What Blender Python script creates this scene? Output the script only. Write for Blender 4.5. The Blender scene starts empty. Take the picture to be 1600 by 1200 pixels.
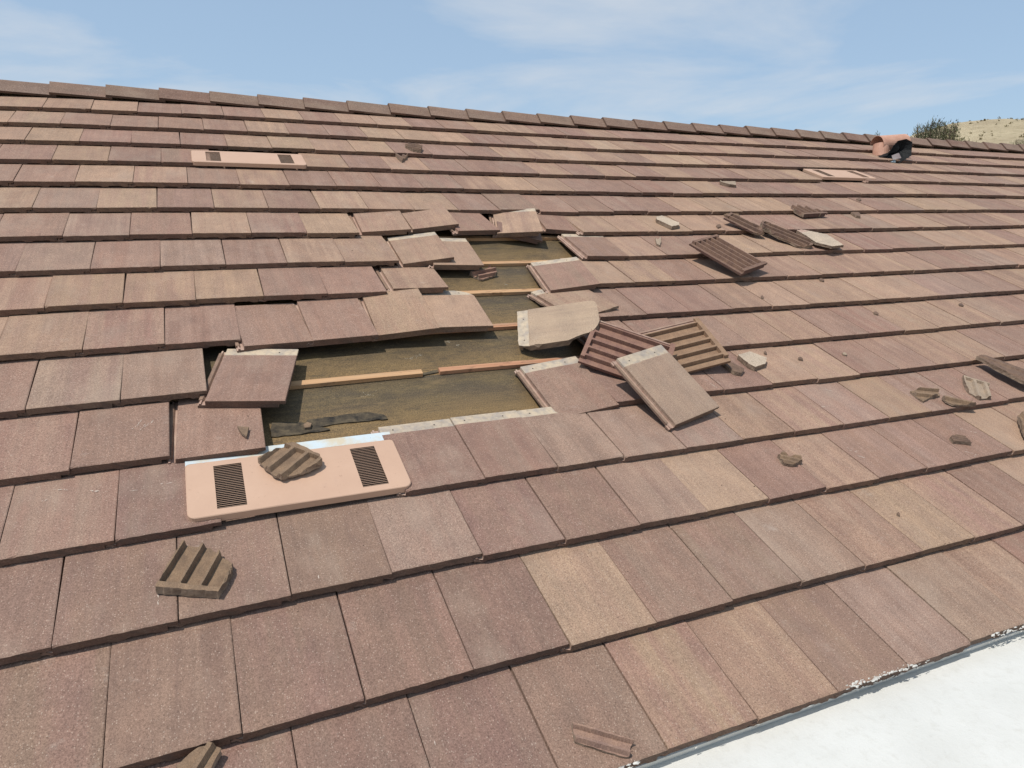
import bpy, bmesh, math, random
from mathutils import Vector, Matrix, Euler, noise
random.seed(7)
D = bpy.data
scene = bpy.context.scene
COL = scene.collection
PITCH = math.radians(23.0)
MR = Matrix.Rotation(PITCH, 4, 'X')            # roof frame -> world (ridge along X, +Y up the slope)

# ---------------------------------------------------------------- camera
FOC = 1110.75
CP = Vector((0.15265930, -6.50168522, 1.79494760))
CR = Matrix(((0.91495329, -0.37036879, 0.16027300),
             (-0.09102332, -0.57630992, -0.81214631),
             (0.39316057, 0.72848736, -0.56100885)))
cam_d = D.cameras.new("camera"); cam = D.objects.new("camera", cam_d); COL.objects.link(cam)
cam_d.sensor_width = 36.0; cam_d.lens = FOC / 1600 * 36.0
cam_d.clip_start = 0.05; cam_d.clip_end = 12000
m3 = Matrix((CR[0], -CR[1], -CR[2])).transposed()
cam.matrix_world = MR @ Matrix.Translation(CP) @ m3.to_4x4()
scene.camera = cam

# ---------------------------------------------------------------- sun and sky
SUN_ROOF = Vector((-0.43, 0.27, 1.0)).normalized()
SUN = (MR.to_3x3() @ SUN_ROOF).normalized()
sd = D.lights.new("sun", 'SUN'); sd.energy = 4.05; sd.angle = math.radians(0.53); sd.color = (1.0, 0.955, 0.89)
so = D.objects.new("sun", sd); COL.objects.link(so)
so.rotation_euler = SUN.to_track_quat('Z', 'Y').to_euler()
world = D.worlds.new("World"); scene.world = world; world.use_nodes = True
nt = world.node_tree; nt.nodes.clear()
def N_(t, typ, **kw):
    n = t.nodes.new(typ)
    for k, v in kw.items(): setattr(n, k, v)
    return n
def L_(t, a, b): t.links.new(a, b)
out = N_(nt, 'ShaderNodeOutputWorld'); bg = N_(nt, 'ShaderNodeBackground')
sky = N_(nt, 'ShaderNodeTexSky', sky_type='NISHITA')
sky.sun_disc = False; sky.sun_elevation = math.asin(SUN.z); sky.sun_rotation = math.atan2(SUN.x, SUN.y)
sky.altitude = 900; sky.air_density = 1.0; sky.dust_density = 1.6; sky.ozone_density = 1.6
bg.inputs[1].default_value = 0.10
# thin high clouds: noise on the cloud plane seen from below
tc = N_(nt, 'ShaderNodeTexCoord'); sep = N_(nt, 'ShaderNodeSeparateXYZ'); L_(nt, tc.outputs['Generated'], sep.inputs[0])
zz = N_(nt, 'ShaderNodeMath', operation='ADD'); L_(nt, sep.outputs[2], zz.inputs[0]); zz.inputs[1].default_value = 0.10
dx = N_(nt, 'ShaderNodeMath', operation='DIVIDE'); L_(nt, sep.outputs[0], dx.inputs[0]); L_(nt, zz.outputs[0], dx.inputs[1])
dy = N_(nt, 'ShaderNodeMath', operation='DIVIDE'); L_(nt, sep.outputs[1], dy.inputs[0]); L_(nt, zz.outputs[0], dy.inputs[1])
cmb = N_(nt, 'ShaderNodeCombineXYZ'); L_(nt, dx.outputs[0], cmb.inputs[0]); L_(nt, dy.outputs[0], cmb.inputs[1])
n1 = N_(nt, 'ShaderNodeTexNoise'); n1.inputs['Scale'].default_value = 0.62; n1.inputs['Detail'].default_value = 9; n1.inputs['Roughness'].default_value = 0.56
n1.inputs['Distortion'].default_value = 0.5
mp = N_(nt, 'ShaderNodeMapping'); L_(nt, cmb.outputs[0], mp.inputs[0]); mp.inputs['Location'].default_value = (2.0, 7.0, 0.0); mp.inputs['Rotation'].default_value = (0, 0, 0.9)
L_(nt, mp.outputs[0], n1.inputs['Vector'])
cr = N_(nt, 'ShaderNodeMapRange'); L_(nt, n1.outputs['Fac'], cr.inputs[0])
cr.inputs[1].default_value = 0.46; cr.inputs[2].default_value = 0.70; cr.inputs[3].default_value = 0.0; cr.inputs[4].default_value = 0.85
veil = N_(nt, 'ShaderNodeMix', data_type='RGBA'); veil.inputs[0].default_value = 0.53; L_(nt, sky.outputs[0], veil.inputs[6])
veil.inputs[7].default_value = (5.1, 7.0, 9.2, 1)        # thin high haze over the whole sky
mx = N_(nt, 'ShaderNodeMix', data_type='RGBA'); L_(nt, cr.outputs[0], mx.inputs[0]); L_(nt, veil.outputs[2], mx.inputs[6])
mx.inputs[7].default_value = (7.0, 7.3, 7.7, 1)
L_(nt, mx.outputs[2], bg.inputs[0]); L_(nt, bg.outputs[0], out.inputs[0])
scene.view_settings.view_transform = 'Standard'; scene.view_settings.look = 'None'
scene.view_settings.exposure = 0.0; scene.view_settings.gamma = 1.0
try:
    scene.cycles.max_bounces = 6; scene.cycles.use_denoising = True
except Exception: pass

# ---------------------------------------------------------------- roof metrics (metres, roof frame)
W = 0.3048; EX = 0.36528; T = 0.033; LT = 0.42; HW = W / 2
OU = dict(zip(range(1, 17), [0.0454, 0.0023, -0.0505, 0.0388, 0.0236, -0.0497, 0.0111, -0.0175, -0.0324, 0.0169, -0.0031, 0.037, 0.0116, 0.0664, 0.0078, -0.1142]))
OV = dict(zip(range(1, 17), [0.0459, 0.0404, 0.0, -0.011, -0.0228, 0.0279, 0.0129, 0.0348, 0.0047, 0.0089, 0.0266, 0.0132, -0.0125, -0.057, -0.002, 0.0096]))
TM = [(2, 0), (3, 0), (2, 1), (1, 2), (2, 2), (0, 2), (4, 0)]
TCF = [0.03837, 0.0154, -0.01217, -0.02628, -0.03963, 0.00562, -0.02255]
def wz(X, Y):
    """gentle sag of the old roof"""
    a = (min(max(X / W, -6), 25) - 10) / 12; b = (-Y / EX - 6) / 8; b = min(max(b, -1.1), 1.3)
    return sum(c * a ** i * b ** j for c, (i, j) in zip(TCF, TM))
def rowY(r): return -(r + OV[r]) * EX
def surf(X, Y):
    v = -Y / EX
    r = 16
    for k in range(1, 17):
        if Y >= rowY(k): r = k; break
    if Y < rowY(16): return -0.06
    top = 0.0
    return wz(X, Y) - T * min(1, max(0, (Y - rowY(r)) / EX))
def ray(px, py):
    d = Vector(((px - 800) / FOC, (py - 600) / FOC, 1.0)); return CR.transposed() @ d
def at(px, py, h=0.0):
    """point of the roof surface (h above it) for a place measured in the photograph"""
    d = ray(px, py); z = 0.0
    for _ in range(12):
        s = (z - CP.z) / d.z; P = CP + d * s; z = surf(P.x, P.y) + h
    return P
def project(P):
    c = CR @ (Vector(P) - CP)
    if c.z < 0.05: return None
    return (800 + FOC * c.x / c.z, 600 + FOC * c.y / c.z)

# ---------------------------------------------------------------- object helpers
def tag(o, label=None, cat=None, group=None, kind=None):
    if label: o['label'] = label
    if cat: o['category'] = cat
    if group: o['group'] = group
    if kind: o['kind'] = kind
    return o
def empty(name, loc=(0, 0, 0), mat=None):
    o = D.objects.new(name, None); COL.objects.link(o); o.empty_display_size = 0.1
    if mat is not None: o.matrix_world = mat
    else: o.location = loc
    return o
class Geo:
    def __init__(s): s.v = []; s.f = []; s.a = []; s.mi = []
    def vert(s, p, loc=(0, 0, 0), k=0.0): s.v.append(tuple(p)); s.a.append((tuple(loc), k)); return len(s.v) - 1
    def face(s, *i, m=0): s.f.append(i); s.mi.append(m)
    def box(s, c, h, M=None, k=0.0, m=0):
        c = Vector(c); n = []
        for z in (-1, 1):
            for y in (-1, 1):
                for x in (-1, 1):
                    p = Vector((x * h[0], y * h[1], z * h[2]))
                    if M: p = M @ p
                    n.append(s.vert(c + p, c + p, k))
        for q in ((0, 2, 3, 1), (4, 5, 7, 6), (0, 1, 5, 4), (2, 6, 7, 3), (0, 4, 6, 2), (1, 3, 7, 5)): s.face(*[n[i] for i in q], m=m)
    def merge(s, g, M=None):
        b = len(s.v)
        for p, a in zip(g.v, g.a): s.v.append(tuple(M @ Vector(p)) if M else p); s.a.append(a)
        for f, m in zip(g.f, g.mi): s.f.append(tuple(i + b for i in f)); s.mi.append(m)
    def build(s, name, mats, parent=None, mat=None, cols=None, smooth=False):
        me = D.meshes.new(name); me.from_pydata(s.v, [], s.f); 
        if not isinstance(mats, (list, tuple)): mats = [mats]
        for m in mats: me.materials.append(m)
        if len(mats) > 1:
            me.polygons.foreach_set('material_index', s.mi)
        if smooth: me.polygons.foreach_set('use_smooth', [True] * len(s.f))
        al = me.attributes.new('loc', 'FLOAT_VECTOR', 'POINT'); al.data.foreach_set('vector', [c for a in s.a for c in a[0]])
        ak = me.attributes.new('knd', 'FLOAT', 'POINT'); ak.data.foreach_set('value', [a[1] for a in s.a])
        if cols is not None:
            n = len(s.v)
            for nm, i in (('c1', 0), ('c2', 1)):
                a = me.attributes.new(nm, 'FLOAT_COLOR', 'POINT')
                if callable(cols): dat = [x for j in range(n) for x in (*cols(j)[i], 1.0)]
                else: dat = [*cols[i], 1.0] * n
                a.data.foreach_set('color', dat)
            a = me.attributes.new('off', 'FLOAT_VECTOR', 'POINT')
            if callable(cols): dat = [x for j in range(n) for x in cols(j)[2]]
            else: dat = list(cols[2]) * n
            a.data.foreach_set('vector', dat)
        me.update()
        o = D.objects.new(name, me); COL.objects.link(o)
        if parent is not None: o.parent = parent
        if mat is not None: 
            if parent is None: o.matrix_world = mat
            else: o.matrix_local = mat
        return o

# ---------------------------------------------------------------- materials
def new_mat(name):
    m = D.materials.new(name); m.use_nodes = True; t = m.node_tree; t.nodes.clear()
    o = N_(t, 'ShaderNodeOutputMaterial'); b = N_(t, 'ShaderNodeBsdfPrincipled'); L_(t, b.outputs[0], o.inputs[0])
    return m, t, b
def attr(t, n): a = N_(t, 'ShaderNodeAttribute'); a.attribute_name = n; return a
def noise_n(t, vec, scale, detail=2, rough=0.5, dim='3D'):
    n = N_(t, 'ShaderNodeTexNoise'); n.inputs['Scale'].default_value = scale; n.inputs['Detail'].default_value = detail; n.inputs['Roughness'].default_value = rough
    if vec is not None: L_(t, vec, n.inputs['Vector'])
    return n
def rng(t, val, a, b, c=0.0, d=1.0, smooth=False):
    r = N_(t, 'ShaderNodeMapRange'); L_(t, val, r.inputs[0])
    if smooth: r.interpolation_type = 'SMOOTHSTEP'
    for i, x in enumerate((a, b, c, d)): r.inputs[i + 1].default_value = x
    return r.outputs[0]
def mixc(t, f, a, b, mode='MIX'):
    m = N_(t, 'ShaderNodeMix', data_type='RGBA', blend_type=mode)
    for inp, x in ((0, f), (6, a), (7, b)):
        if hasattr(x, 'is_linked') or isinstance(x, bpy.types.NodeSocket): L_(t, x, m.inputs[inp])
        elif inp == 0: m.inputs[0].default_value = x
        else: m.inputs[inp].default_value = (*x, 1)
    return m.outputs[2]
def mathn(t, op, a, b=None):
    m = N_(t, 'ShaderNodeMath', operation=op)
    for i, x in enumerate((a, b)):
        if x is None: continue
        if isinstance(x, bpy.types.NodeSocket): L_(t, x, m.inputs[i])
        else: m.inputs[i].default_value = x
    return m.outputs[0]
def vadd(t, a, b): m = N_(t, 'ShaderNodeVectorMath', operation='ADD'); L_(t, a, m.inputs[0]); L_(t, b, m.inputs[1]); return m.outputs[0]
def vmul(t, a, v): m = N_(t, 'ShaderNodeVectorMath', operation='MULTIPLY'); L_(t, a, m.inputs[0]); m.inputs[1].default_value = v; return m.outputs[0]
def bump(t, b, h, strength, dist):
    n = N_(t, 'ShaderNodeBump'); n.inputs['Strength'].default_value = strength; n.inputs['Distance'].default_value = dist
    L_(t, h, n.inputs['Height']); L_(t, n.outputs[0], b.inputs['Normal']); return n

def tile_material():
    m, t, b = new_mat("concrete_tile")
    loc = attr(t, 'loc').outputs['Vector']; off = attr(t, 'off').outputs['Vector']; knd = attr(t, 'knd').outputs['Fac']
    c1 = attr(t, 'c1').outputs['Color']; c2 = attr(t, 'c2').outputs['Color']
    p = vadd(t, loc, off)
    ps = vadd(t, vmul(t, loc, (17.0, 1.3, 2.0)), off)
    st = noise_n(t, ps, 1.0, 4, 0.55)
    sfac = rng(t, st.outputs['Fac'], 0.34, 0.68, smooth=True)
    col = mixc(t, sfac, c1, c2)
    ps2 = vadd(t, vmul(t, loc, (60.0, 3.0, 2.0)), off)          # fine draw lines
    st2 = noise_n(t, ps2, 1.0, 3, 0.6)
    col = mixc(t, 1.0, col, mixc(t, rng(t, st2.outputs['Fac'], 0.3, 0.7), (0.93, 0.93, 0.93), (1.06, 1.05, 1.04)), 'MULTIPLY')
    bl = noise_n(t, p, 9.0, 4, 0.6)
    col = mixc(t, 1.0, col, mixc(t, rng(t, bl.outputs['Fac'], 0.3, 0.7), (0.88, 0.88, 0.89), (1.10, 1.09, 1.07)), 'MULTIPLY')
    # grain: sand grains in the slurry coat
    g1 = noise_n(t, p, 430.0, 2, 0.7)
    g2 = noise_n(t, p, 210.0, 2, 0.6)
    gg = mathn(t, 'ADD', mathn(t, 'MULTIPLY', g1.outputs['Fac'], 0.6), mathn(t, 'MULTIPLY', g2.outputs['Fac'], 0.4))
    col = mixc(t, 1.0, col, mixc(t, rng(t, gg, 0.34, 0.66), (0.58, 0.56, 0.55), (1.42, 1.44, 1.46)), 'MULTIPLY')
    vo = N_(t, 'ShaderNodeTexVoronoi'); vo.inputs['Scale'].default_value = 210; L_(t, p, vo.inputs['Vector'])
    sepv = N_(t, 'ShaderNodeSeparateColor'); L_(t, vo.outputs['Color'], sepv.inputs[0])
    sp = mathn(t, 'MULTIPLY', mathn(t, 'GREATER_THAN', sepv.outputs[0], 0.86), mathn(t, 'LESS_THAN', vo.outputs['Distance'], 0.36))
    col = mixc(t, mathn(t, 'MULTIPLY', sp, 0.28), col, (0.62, 0.50, 0.40))
    sp2 = mathn(t, 'MULTIPLY', mathn(t, 'GREATER_THAN', sepv.outputs[1], 0.93), mathn(t, 'LESS_THAN', vo.outputs['Distance'], 0.33))
    col = mixc(t, mathn(t, 'MULTIPLY', sp2, 0.5), col, (0.055, 0.035, 0.03))
    # faded patches, dirt runs and small dark stains
    w1 = noise_n(t, vadd(t, vmul(t, loc, (5.0, 3.0, 2.0)), vmul(t, off, (0.31, 0.31, 0.31))), 1.0, 5, 0.65)
    col = mixc(t, rng(t, w1.outputs['Fac'], 0.54, 0.72, 0, 0.30), col, (0.33, 0.255, 0.195))
    w2 = noise_n(t, vadd(t, vmul(t, loc, (38.0, 2.2, 2.0)), vmul(t, off, (1.7, 1.7, 1.7))), 1.0, 5, 0.7)
    col = mixc(t, rng(t, w2.outputs['Fac'], 0.60, 0.72, 0, 0.30), col, (0.13, 0.085, 0.068))
    dn = noise_n(t, p, 26.0, 5, 0.75)
    col = mixc(t, mathn(t, 'MULTIPLY', rng(t, dn.outputs['Fac'], 0.66, 0.78), 0.35), col, (0.10, 0.075, 0.06))
    # pale rubbed dust
    pn = noise_n(t, vadd(t, vmul(t, loc, (9.0, 14.0, 2.0)), off), 1.0, 6, 0.7)
    col = mixc(t, mathn(t, 'MULTIPLY', rng(t, pn.outputs['Fac'], 0.62, 0.80), 0.30), col, (0.50, 0.43, 0.36))
    # bare head strip
    sl = N_(t, 'ShaderNodeSeparateXYZ'); L_(t, loc, sl.inputs[0])
    hn = noise_n(t, p, 16.0, 4, 0.65)
    cem = mixc(t, rng(t, hn.outputs['Fac'], 0.38, 0.66), (0.49, 0.39, 0.275), (0.30, 0.26, 0.225))
    hn2 = noise_n(t, p, 45.0, 5, 0.7)
    cem = mixc(t, rng(t, hn2.outputs['Fac'], 0.50, 0.70, 0, 0.6), cem, (0.24, 0.19, 0.145))
    yy = mathn(t, 'ADD', sl.outputs[1], mathn(t, 'MULTIPLY', mathn(t, 'SUBTRACT', hn.outputs['Fac'], 0.5), 0.012))
    hd = mathn(t, 'MULTIPLY', rng(t, yy, 0.362, 0.366), mathn(t, 'LESS_THAN', knd, 0.25))
    col = mixc(t, hd, col, cem)
    # interlock channel: thin pinkish slurry over cement
    lp = mathn(t, 'MULTIPLY', mathn(t, 'LESS_THAN', sl.outputs[0], -0.1502), mathn(t, 'LESS_THAN', knd, 0.5))
    lpc = mixc(t, rng(t, hn.outputs['Fac'], 0.35, 0.6), (0.44, 0.32, 0.25), (0.34, 0.22, 0.17))
    col = mixc(t, mathn(t, 'MULTIPLY', lp, 0.85), col, lpc)
    # raw underside (knd 1) and broken edges (knd 2)
    un = noise_n(t, p, 22.0, 5, 0.7)
    rawc = mixc(t, 0.45, c2, mixc(t, rng(t, un.outputs['Fac'], 0.35, 0.65), (0.090, 0.060, 0.043), (0.265, 0.172, 0.105)))
    rawc = mixc(t, 1.0, rawc, mixc(t, rng(t, gg, 0.34, 0.66), (0.66, 0.65, 0.64), (1.3, 1.3, 1.3)), 'MULTIPLY')
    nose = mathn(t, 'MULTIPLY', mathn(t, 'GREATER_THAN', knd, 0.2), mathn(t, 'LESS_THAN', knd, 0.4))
    nose_shade = mixc(t, 1.0, col, (0.56, 0.53, 0.52), 'MULTIPLY')          # shade on nose and side faces, painted into their colour
    nose_shade = mixc(t, rng(t, un.outputs['Fac'], 0.5, 0.62, 0, 0.55), nose_shade, (0.075, 0.055, 0.045))
    col = mixc(t, nose, col, nose_shade)
    k1 = rng(t, knd, 0.45, 0.55)
    col = mixc(t, k1, col, rawc)
    brk = mixc(t, rng(t, un.outputs['Fac'], 0.4, 0.6), (0.15, 0.105, 0.075), (0.27, 0.20, 0.145))
    col = mixc(t, rng(t, knd, 1.45, 1.55), col, brk)
    L_(t, col, b.inputs['Base Color']); b.inputs['Roughness'].default_value = 0.86
    b.inputs['Specular IOR Level'].default_value = 0.28
    hgt = mathn(t, 'ADD', mathn(t, 'MULTIPLY', gg, 1.0), mathn(t, 'MULTIPLY', hn2.outputs['Fac'], 0.8))
    bump(t, b, hgt, 0.55, 0.0022)
    return m
MT = tile_material()

def simple_mat(name, c, c2=None, scale=20.0, rough=0.8, spec=0.3, bumpd=0.0, bscale=200.0, metal=0.0, stretch=(1, 1, 1), lo=0.35, hi=0.65):
    m, t, b = new_mat(name)
    tcn = N_(t, 'ShaderNodeTexCoord'); v = vmul(t, tcn.outputs['Object'], stretch)
    n = noise_n(t, v, scale, 6, 0.65)
    col = mixc(t, rng(t, n.outputs['Fac'], lo, hi), c, c2 or c)
    L_(t, col, b.inputs['Base Color']); b.inputs['Roughness'].default_value = rough; b.inputs['Specular IOR Level'].default_value = spec
    b.inputs['Metallic'].default_value = metal
    if bumpd:
        n2 = noise_n(t, tcn.outputs['Object'], bscale, 4, 0.65); bump(t, b, n2.outputs['Fac'], 0.6, bumpd)
    return m
def pink_material():
    m, t, b = new_mat("pink_painted_metal")
    tcn = N_(t, 'ShaderNodeTexCoord'); o = tcn.outputs['Object']
    n = noise_n(t, o, 5.0, 5, 0.6)
    col = mixc(t, rng(t, n.outputs['Fac'], 0.3, 0.7), (0.450, 0.288, 0.200), (0.495, 0.325, 0.227))
    n2 = noise_n(t, o, 60.0, 5, 0.7)
    col = mixc(t, rng(t, n2.outputs['Fac'], 0.645, 0.72, 0, 0.7), col, (0.24, 0.14, 0.095))
    n3 = noise_n(t, vmul(t, o, (1, 0.25, 1)), 30.0, 4, 0.7)
    col = mixc(t, rng(t, n3.outputs['Fac'], 0.60, 0.78, 0, 0.30), col, (0.40, 0.26, 0.19))
    L_(t, col, b.inputs['Base Color']); b.inputs['Roughness'].default_value = 0.55; b.inputs['Specular IOR Level'].default_value = 0.35
    bump(t, b, n.outputs['Fac'], 0.35, 0.01)
    return m
MPINK = pink_material()
MBLACK = simple_mat("black_void", (0.012, 0.011, 0.010), rough=0.9, spec=0.1)
def felt_material():
    m, t, b = new_mat("aged_roof_felt")
    tcn = N_(t, 'ShaderNodeTexCoord'); o = tcn.outputs['Object']
    n = noise_n(t, vmul(t, o, (1.0, 3.6, 1)), 2.6, 6, 0.62)
    base = mixc(t, rng(t, n.outputs['Fac'], 0.40, 0.62), (0.075, 0.063, 0.047), (0.125, 0.098, 0.055))
    # dust settled uphill of each batten: yellowish band once per course
    sx = N_(t, 'ShaderNodeSeparateXYZ'); L_(t, o, sx.inputs[0])
    ph = mathn(t, 'FRACT', mathn(t, 'ADD', mathn(t, 'DIVIDE', sx.outputs[1], EX), 19.77))
    ph = mathn(t, 'ADD', ph, mathn(t, 'MULTIPLY', mathn(t, 'SUBTRACT', n.outputs['Fac'], 0.5), 0.35))
    band = mathn(t, 'MULTIPLY', rng(t, ph, 0.80, 0.02, smooth=True), 0.85)
    base = mixc(t, band, base, (0.215, 0.150, 0.072))
    g = noise_n(t, o, 190.0, 5, 0.85)
    base = mixc(t, 1.0, base, mixc(t, rng(t, g.outputs['Fac'], 0.35, 0.65), (0.35, 0.35, 0.35), (1.85, 1.80, 1.65)), 'MULTIPLY')
    n3 = noise_n(t, vmul(t, o, (1.0, 9.0, 1)), 18.0, 5, 0.7)
    base = mixc(t, rng(t, n3.outputs['Fac'], 0.60, 0.75, 0, 0.45), base, (0.30, 0.24, 0.15))
    n4 = noise_n(t, o, 5.0, 4, 0.6)
    base = mixc(t, rng(t, n4.outputs['Fac'], 0.55, 0.72, 0, 0.45), base, (0.035, 0.032, 0.028))
    n5 = noise_n(t, vmul(t, o, (3.0, 60.0, 1)), 1.0, 6, 0.75)
    base = mixc(t, rng(t, n5.outputs['Fac'], 0.50, 0.72, 0, 0.45), base, (0.045, 0.038, 0.030))
    n6 = noise_n(t, vmul(t, o, (1.5, 5.0, 1)), 7.0, 7, 0.72)
    base = mixc(t, rng(t, n6.outputs['Fac'], 0.54, 0.66, 0, 0.55), base, (0.060, 0.050, 0.036))
    base = mixc(t, rng(t, n6.outputs['Fac'], 0.44, 0.34, 0, 0.40), base, (0.27, 0.195, 0.10))
    base = mixc(t, 1.0, base, (0.86, 0.79, 0.72), 'MULTIPLY')
    L_(t, base, b.inputs['Base Color']); b.inputs['Roughness'].default_value = 0.62; b.inputs['Specular IOR Level'].default_value = 0.3
    hh = mathn(t, 'ADD', g.outputs['Fac'], mathn(t, 'MULTIPLY', n4.outputs['Fac'], 3.0))
    bump(t, b, hh, 0.6, 0.003)
    return m
MFELT = felt_material()
MTAR = simple_mat("torn_black_felt", (0.026, 0.023, 0.020), (0.120, 0.092, 0.058), 22, 0.9, 0.2, 0.003, 300)
def wood_material(name, a, b_, c):
    m, t, b = new_mat(name)
    tcn = N_(t, 'ShaderNodeTexCoord'); o = tcn.outputs['Object']
    n = noise_n(t, vmul(t, o, (2.0, 60.0, 60.0)), 1.0, 5, 0.6)
    col = mixc(t, rng(t, n.outputs['Fac'], 0.35, 0.65), a, b_)
    n2 = noise_n(t, vmul(t, o, (7.0, 25.0, 10.0)), 1.0, 5, 0.7)
    col = mixc(t, rng(t, n2.outputs['Fac'], 0.56, 0.68, 0, 0.85), col, c)
    L_(t, col, b.inputs['Base Color']); b.inputs['Roughness'].default_value = 0.75; b.inputs['Specular IOR Level'].default_value = 0.25
    n3 = noise_n(t, vmul(t, o, (3.0, 40.0, 12.0)), 1.0, 6, 0.75)
    col = mixc(t, rng(t, n3.outputs['Fac'], 0.50, 0.66, 0, 0.55), col, (0.30, 0.215, 0.145))
    L_(t, col, b.inputs['Base Color'])
    bump(t, b, n.outputs['Fac'], 0.5, 0.002)
    return m
MWOOD = wood_material("raw_pine", (0.50, 0.310, 0.165), (0.43, 0.235, 0.115), (0.20, 0.10, 0.045))
MWOODR = wood_material("reddish_pine", (0.44, 0.235, 0.135), (0.36, 0.165, 0.09), (0.17, 0.085, 0.05))

# ---------------------------------------------------------------- tile colours
PAL = {'P': (0.238, 0.144, 0.107), 'S': (0.335, 0.224, 0.152), 'G': (0.278, 0.190, 0.142), 'D': (0.210, 0.127, 0.098), 'K': (0.226, 0.149, 0.108)}
def jit(c, s=0.08):
    k = 1 + random.uniform(-s, s); return tuple(max(0, x * k * (1 + random.uniform(-.02, .02))) for x in c)
def cols_for(ch):
    off = (random.uniform(-50, 50), random.uniform(-50, 50), random.uniform(-50, 50))
    P, S, G, Dk = PAL['P'], PAL['S'], PAL['G'], PAL['D']
    mixv = lambda a, b, f: tuple(x * (1 - f) + y * f for x, y in zip(a, b))
    if ch == 'P': a, b = P, mixv(P, G, 0.45)
    elif ch == 'D': a, b = Dk, mixv(Dk, PAL['K'], 0.5)
    elif ch == 'K': a, b = PAL['K'], mixv(PAL['K'], Dk, 0.6)
    elif ch == 'S': q = random.random() * .45; a, b = mixv(S, P, q * .6), mixv(S, P, 0.25 + q)
    elif ch == 'G': a, b = G, mixv(G, P, 0.55)
    elif ch == 'M': a, b = mixv(P, S, 0.15), mixv(S, P, 0.25)
    else: a, b = G, mixv(G, S, 0.5)
    return (jit(a), jit(b), off)

# ---------------------------------------------------------------- slab generator
def in_poly(x, y, poly):
    c = False; n = len(poly); j = n - 1
    for i in range(n):
        xi, yi = poly[i]; xj, yj = poly[j]
        if (yi > y) != (yj > y) and x < (xj - xi) * (y - yi) / (yj - yi) + xi: c = not c
        j = i
    return c
def near_poly(x, y, poly):
    best = None; n = len(poly)
    for i in range(n):
        ax, ay = poly[i]; bx, by = poly[(i + 1) % n]; dx_, dy_ = bx - ax, by - ay; l = dx_ * dx_ + dy_ * dy_
        s = 0 if l == 0 else max(0, min(1, ((x - ax) * dx_ + (y - ay) * dy_) / l)); qx, qy = ax + s * dx_, ay + s * dy_
        d = math.hypot(x - qx, y - qy)
        if best is None or d < best[0]: best = (d, qx, qy)
    return best
def rough_poly(poly, amp, step=0.012, seed=0):
    r = random.Random(seed); outp = []
    n = len(poly)
    for i in range(n):
        a, b = Vector(poly[i]), Vector(poly[(i + 1) % n]); l = (b - a).length; k = max(1, int(l / step))
        nn = Vector((-(b - a).y, (b - a).x)).normalized() if l else Vector((0, 0))
        for j in range(k):
            q = a.lerp(b, j / k)
            if j: q = q + nn * r.uniform(-amp, amp)
            outp.append((q.x, q.y))
    return outp
def slab(poly, xs, ys, ztop, zbot, ktop=0.0, kbot=1.0, kside=0.0, kside_f=None, rough=0.0, zoff=(0, 0)):
    g = Geo(); nx, ny = len(xs), len(ys)
    keep = {}
    for i in range(nx - 1):
        for j in range(ny - 1):
            if poly is None or in_poly((xs[i] + xs[i + 1]) / 2, (ys[j] + ys[j + 1]) / 2, poly): keep[(i, j)] = 1
    pos = {}
    def P(i, j):
        if (i, j) in pos: return pos[(i, j)]
        x, y = xs[i], ys[j]
        if poly is not None:
            nb = [((i + a, j + b) in keep) for a in (-1, 0) for b in (-1, 0)]
            if not all(nb):
                d = near_poly(x, y, poly); x, y = d[1], d[2]
        pos[(i, j)] = (x, y); return x, y
    top = {}; bot = {}
    def vt(i, j):
        if (i, j) not in top: x, y = P(i, j); top[(i, j)] = g.vert((x, y, ztop(x, y)), (x, y, 0), ktop(x, y) if callable(ktop) else ktop)
        return top[(i, j)]
    def vb(i, j):
        if (i, j) not in bot: x, y = P(i, j); bot[(i, j)] = g.vert((x, y, zbot(x, y)), (x + 3, y, 0), kbot)
        return bot[(i, j)]
    sv = {}
    def side(a, b):
        (x0, y0), (x1, y1) = P(*a), P(*b)
        if math.hypot(x0 - x1, y0 - y1) < 1e-6: return
        ks = kside_f(x0, y0, x1, y1) if kside_f else kside
        ids = []
        for (q, x, y) in ((a, x0, y0), (b, x1, y1)):
            key = (q, ks)
            if key not in sv:
                zt, zb = ztop(x, y), zbot(x, y); col = []
                nl = 3 if rough else 2
                for l in range(nl):
                    f = l / (nl - 1); z = zb + (zt - zb) * f; ox = oy = 0
                    if rough and 0 < l < nl - 1:
                        cx_ = (x - zoff[0]); cy_ = (y - zoff[1]); d = math.hypot(cx_, cy_) or 1; rr = random.uniform(-1, 0.5) * rough
                        ox, oy = cx_ / d * rr, cy_ / d * rr
                    col.append(g.vert((x + ox, y + oy, z), (x + z * 1.3, y + z, z), ks))
                sv[key] = col
            ids.append(sv[key])
        for l in range(len(ids[0]) - 1): g.face(ids[0][l], ids[1][l], ids[1][l + 1], ids[0][l + 1])
    for (i, j) in keep:
        g.face(vt(i, j), vt(i + 1, j), vt(i + 1, j + 1), vt(i, j + 1))
        g.face(vb(i, j), vb(i, j + 1), vb(i + 1, j + 1), vb(i + 1, j))
        if (i, j - 1) not in keep: side((i, j), (i + 1, j))
        if (i + 1, j) not in keep: side((i + 1, j), (i + 1, j + 1))
        if (i, j + 1) not in keep: side((i + 1, j + 1), (i, j + 1))
        if (i - 1, j) not in keep: side((i, j + 1), (i, j))
    return g

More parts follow.
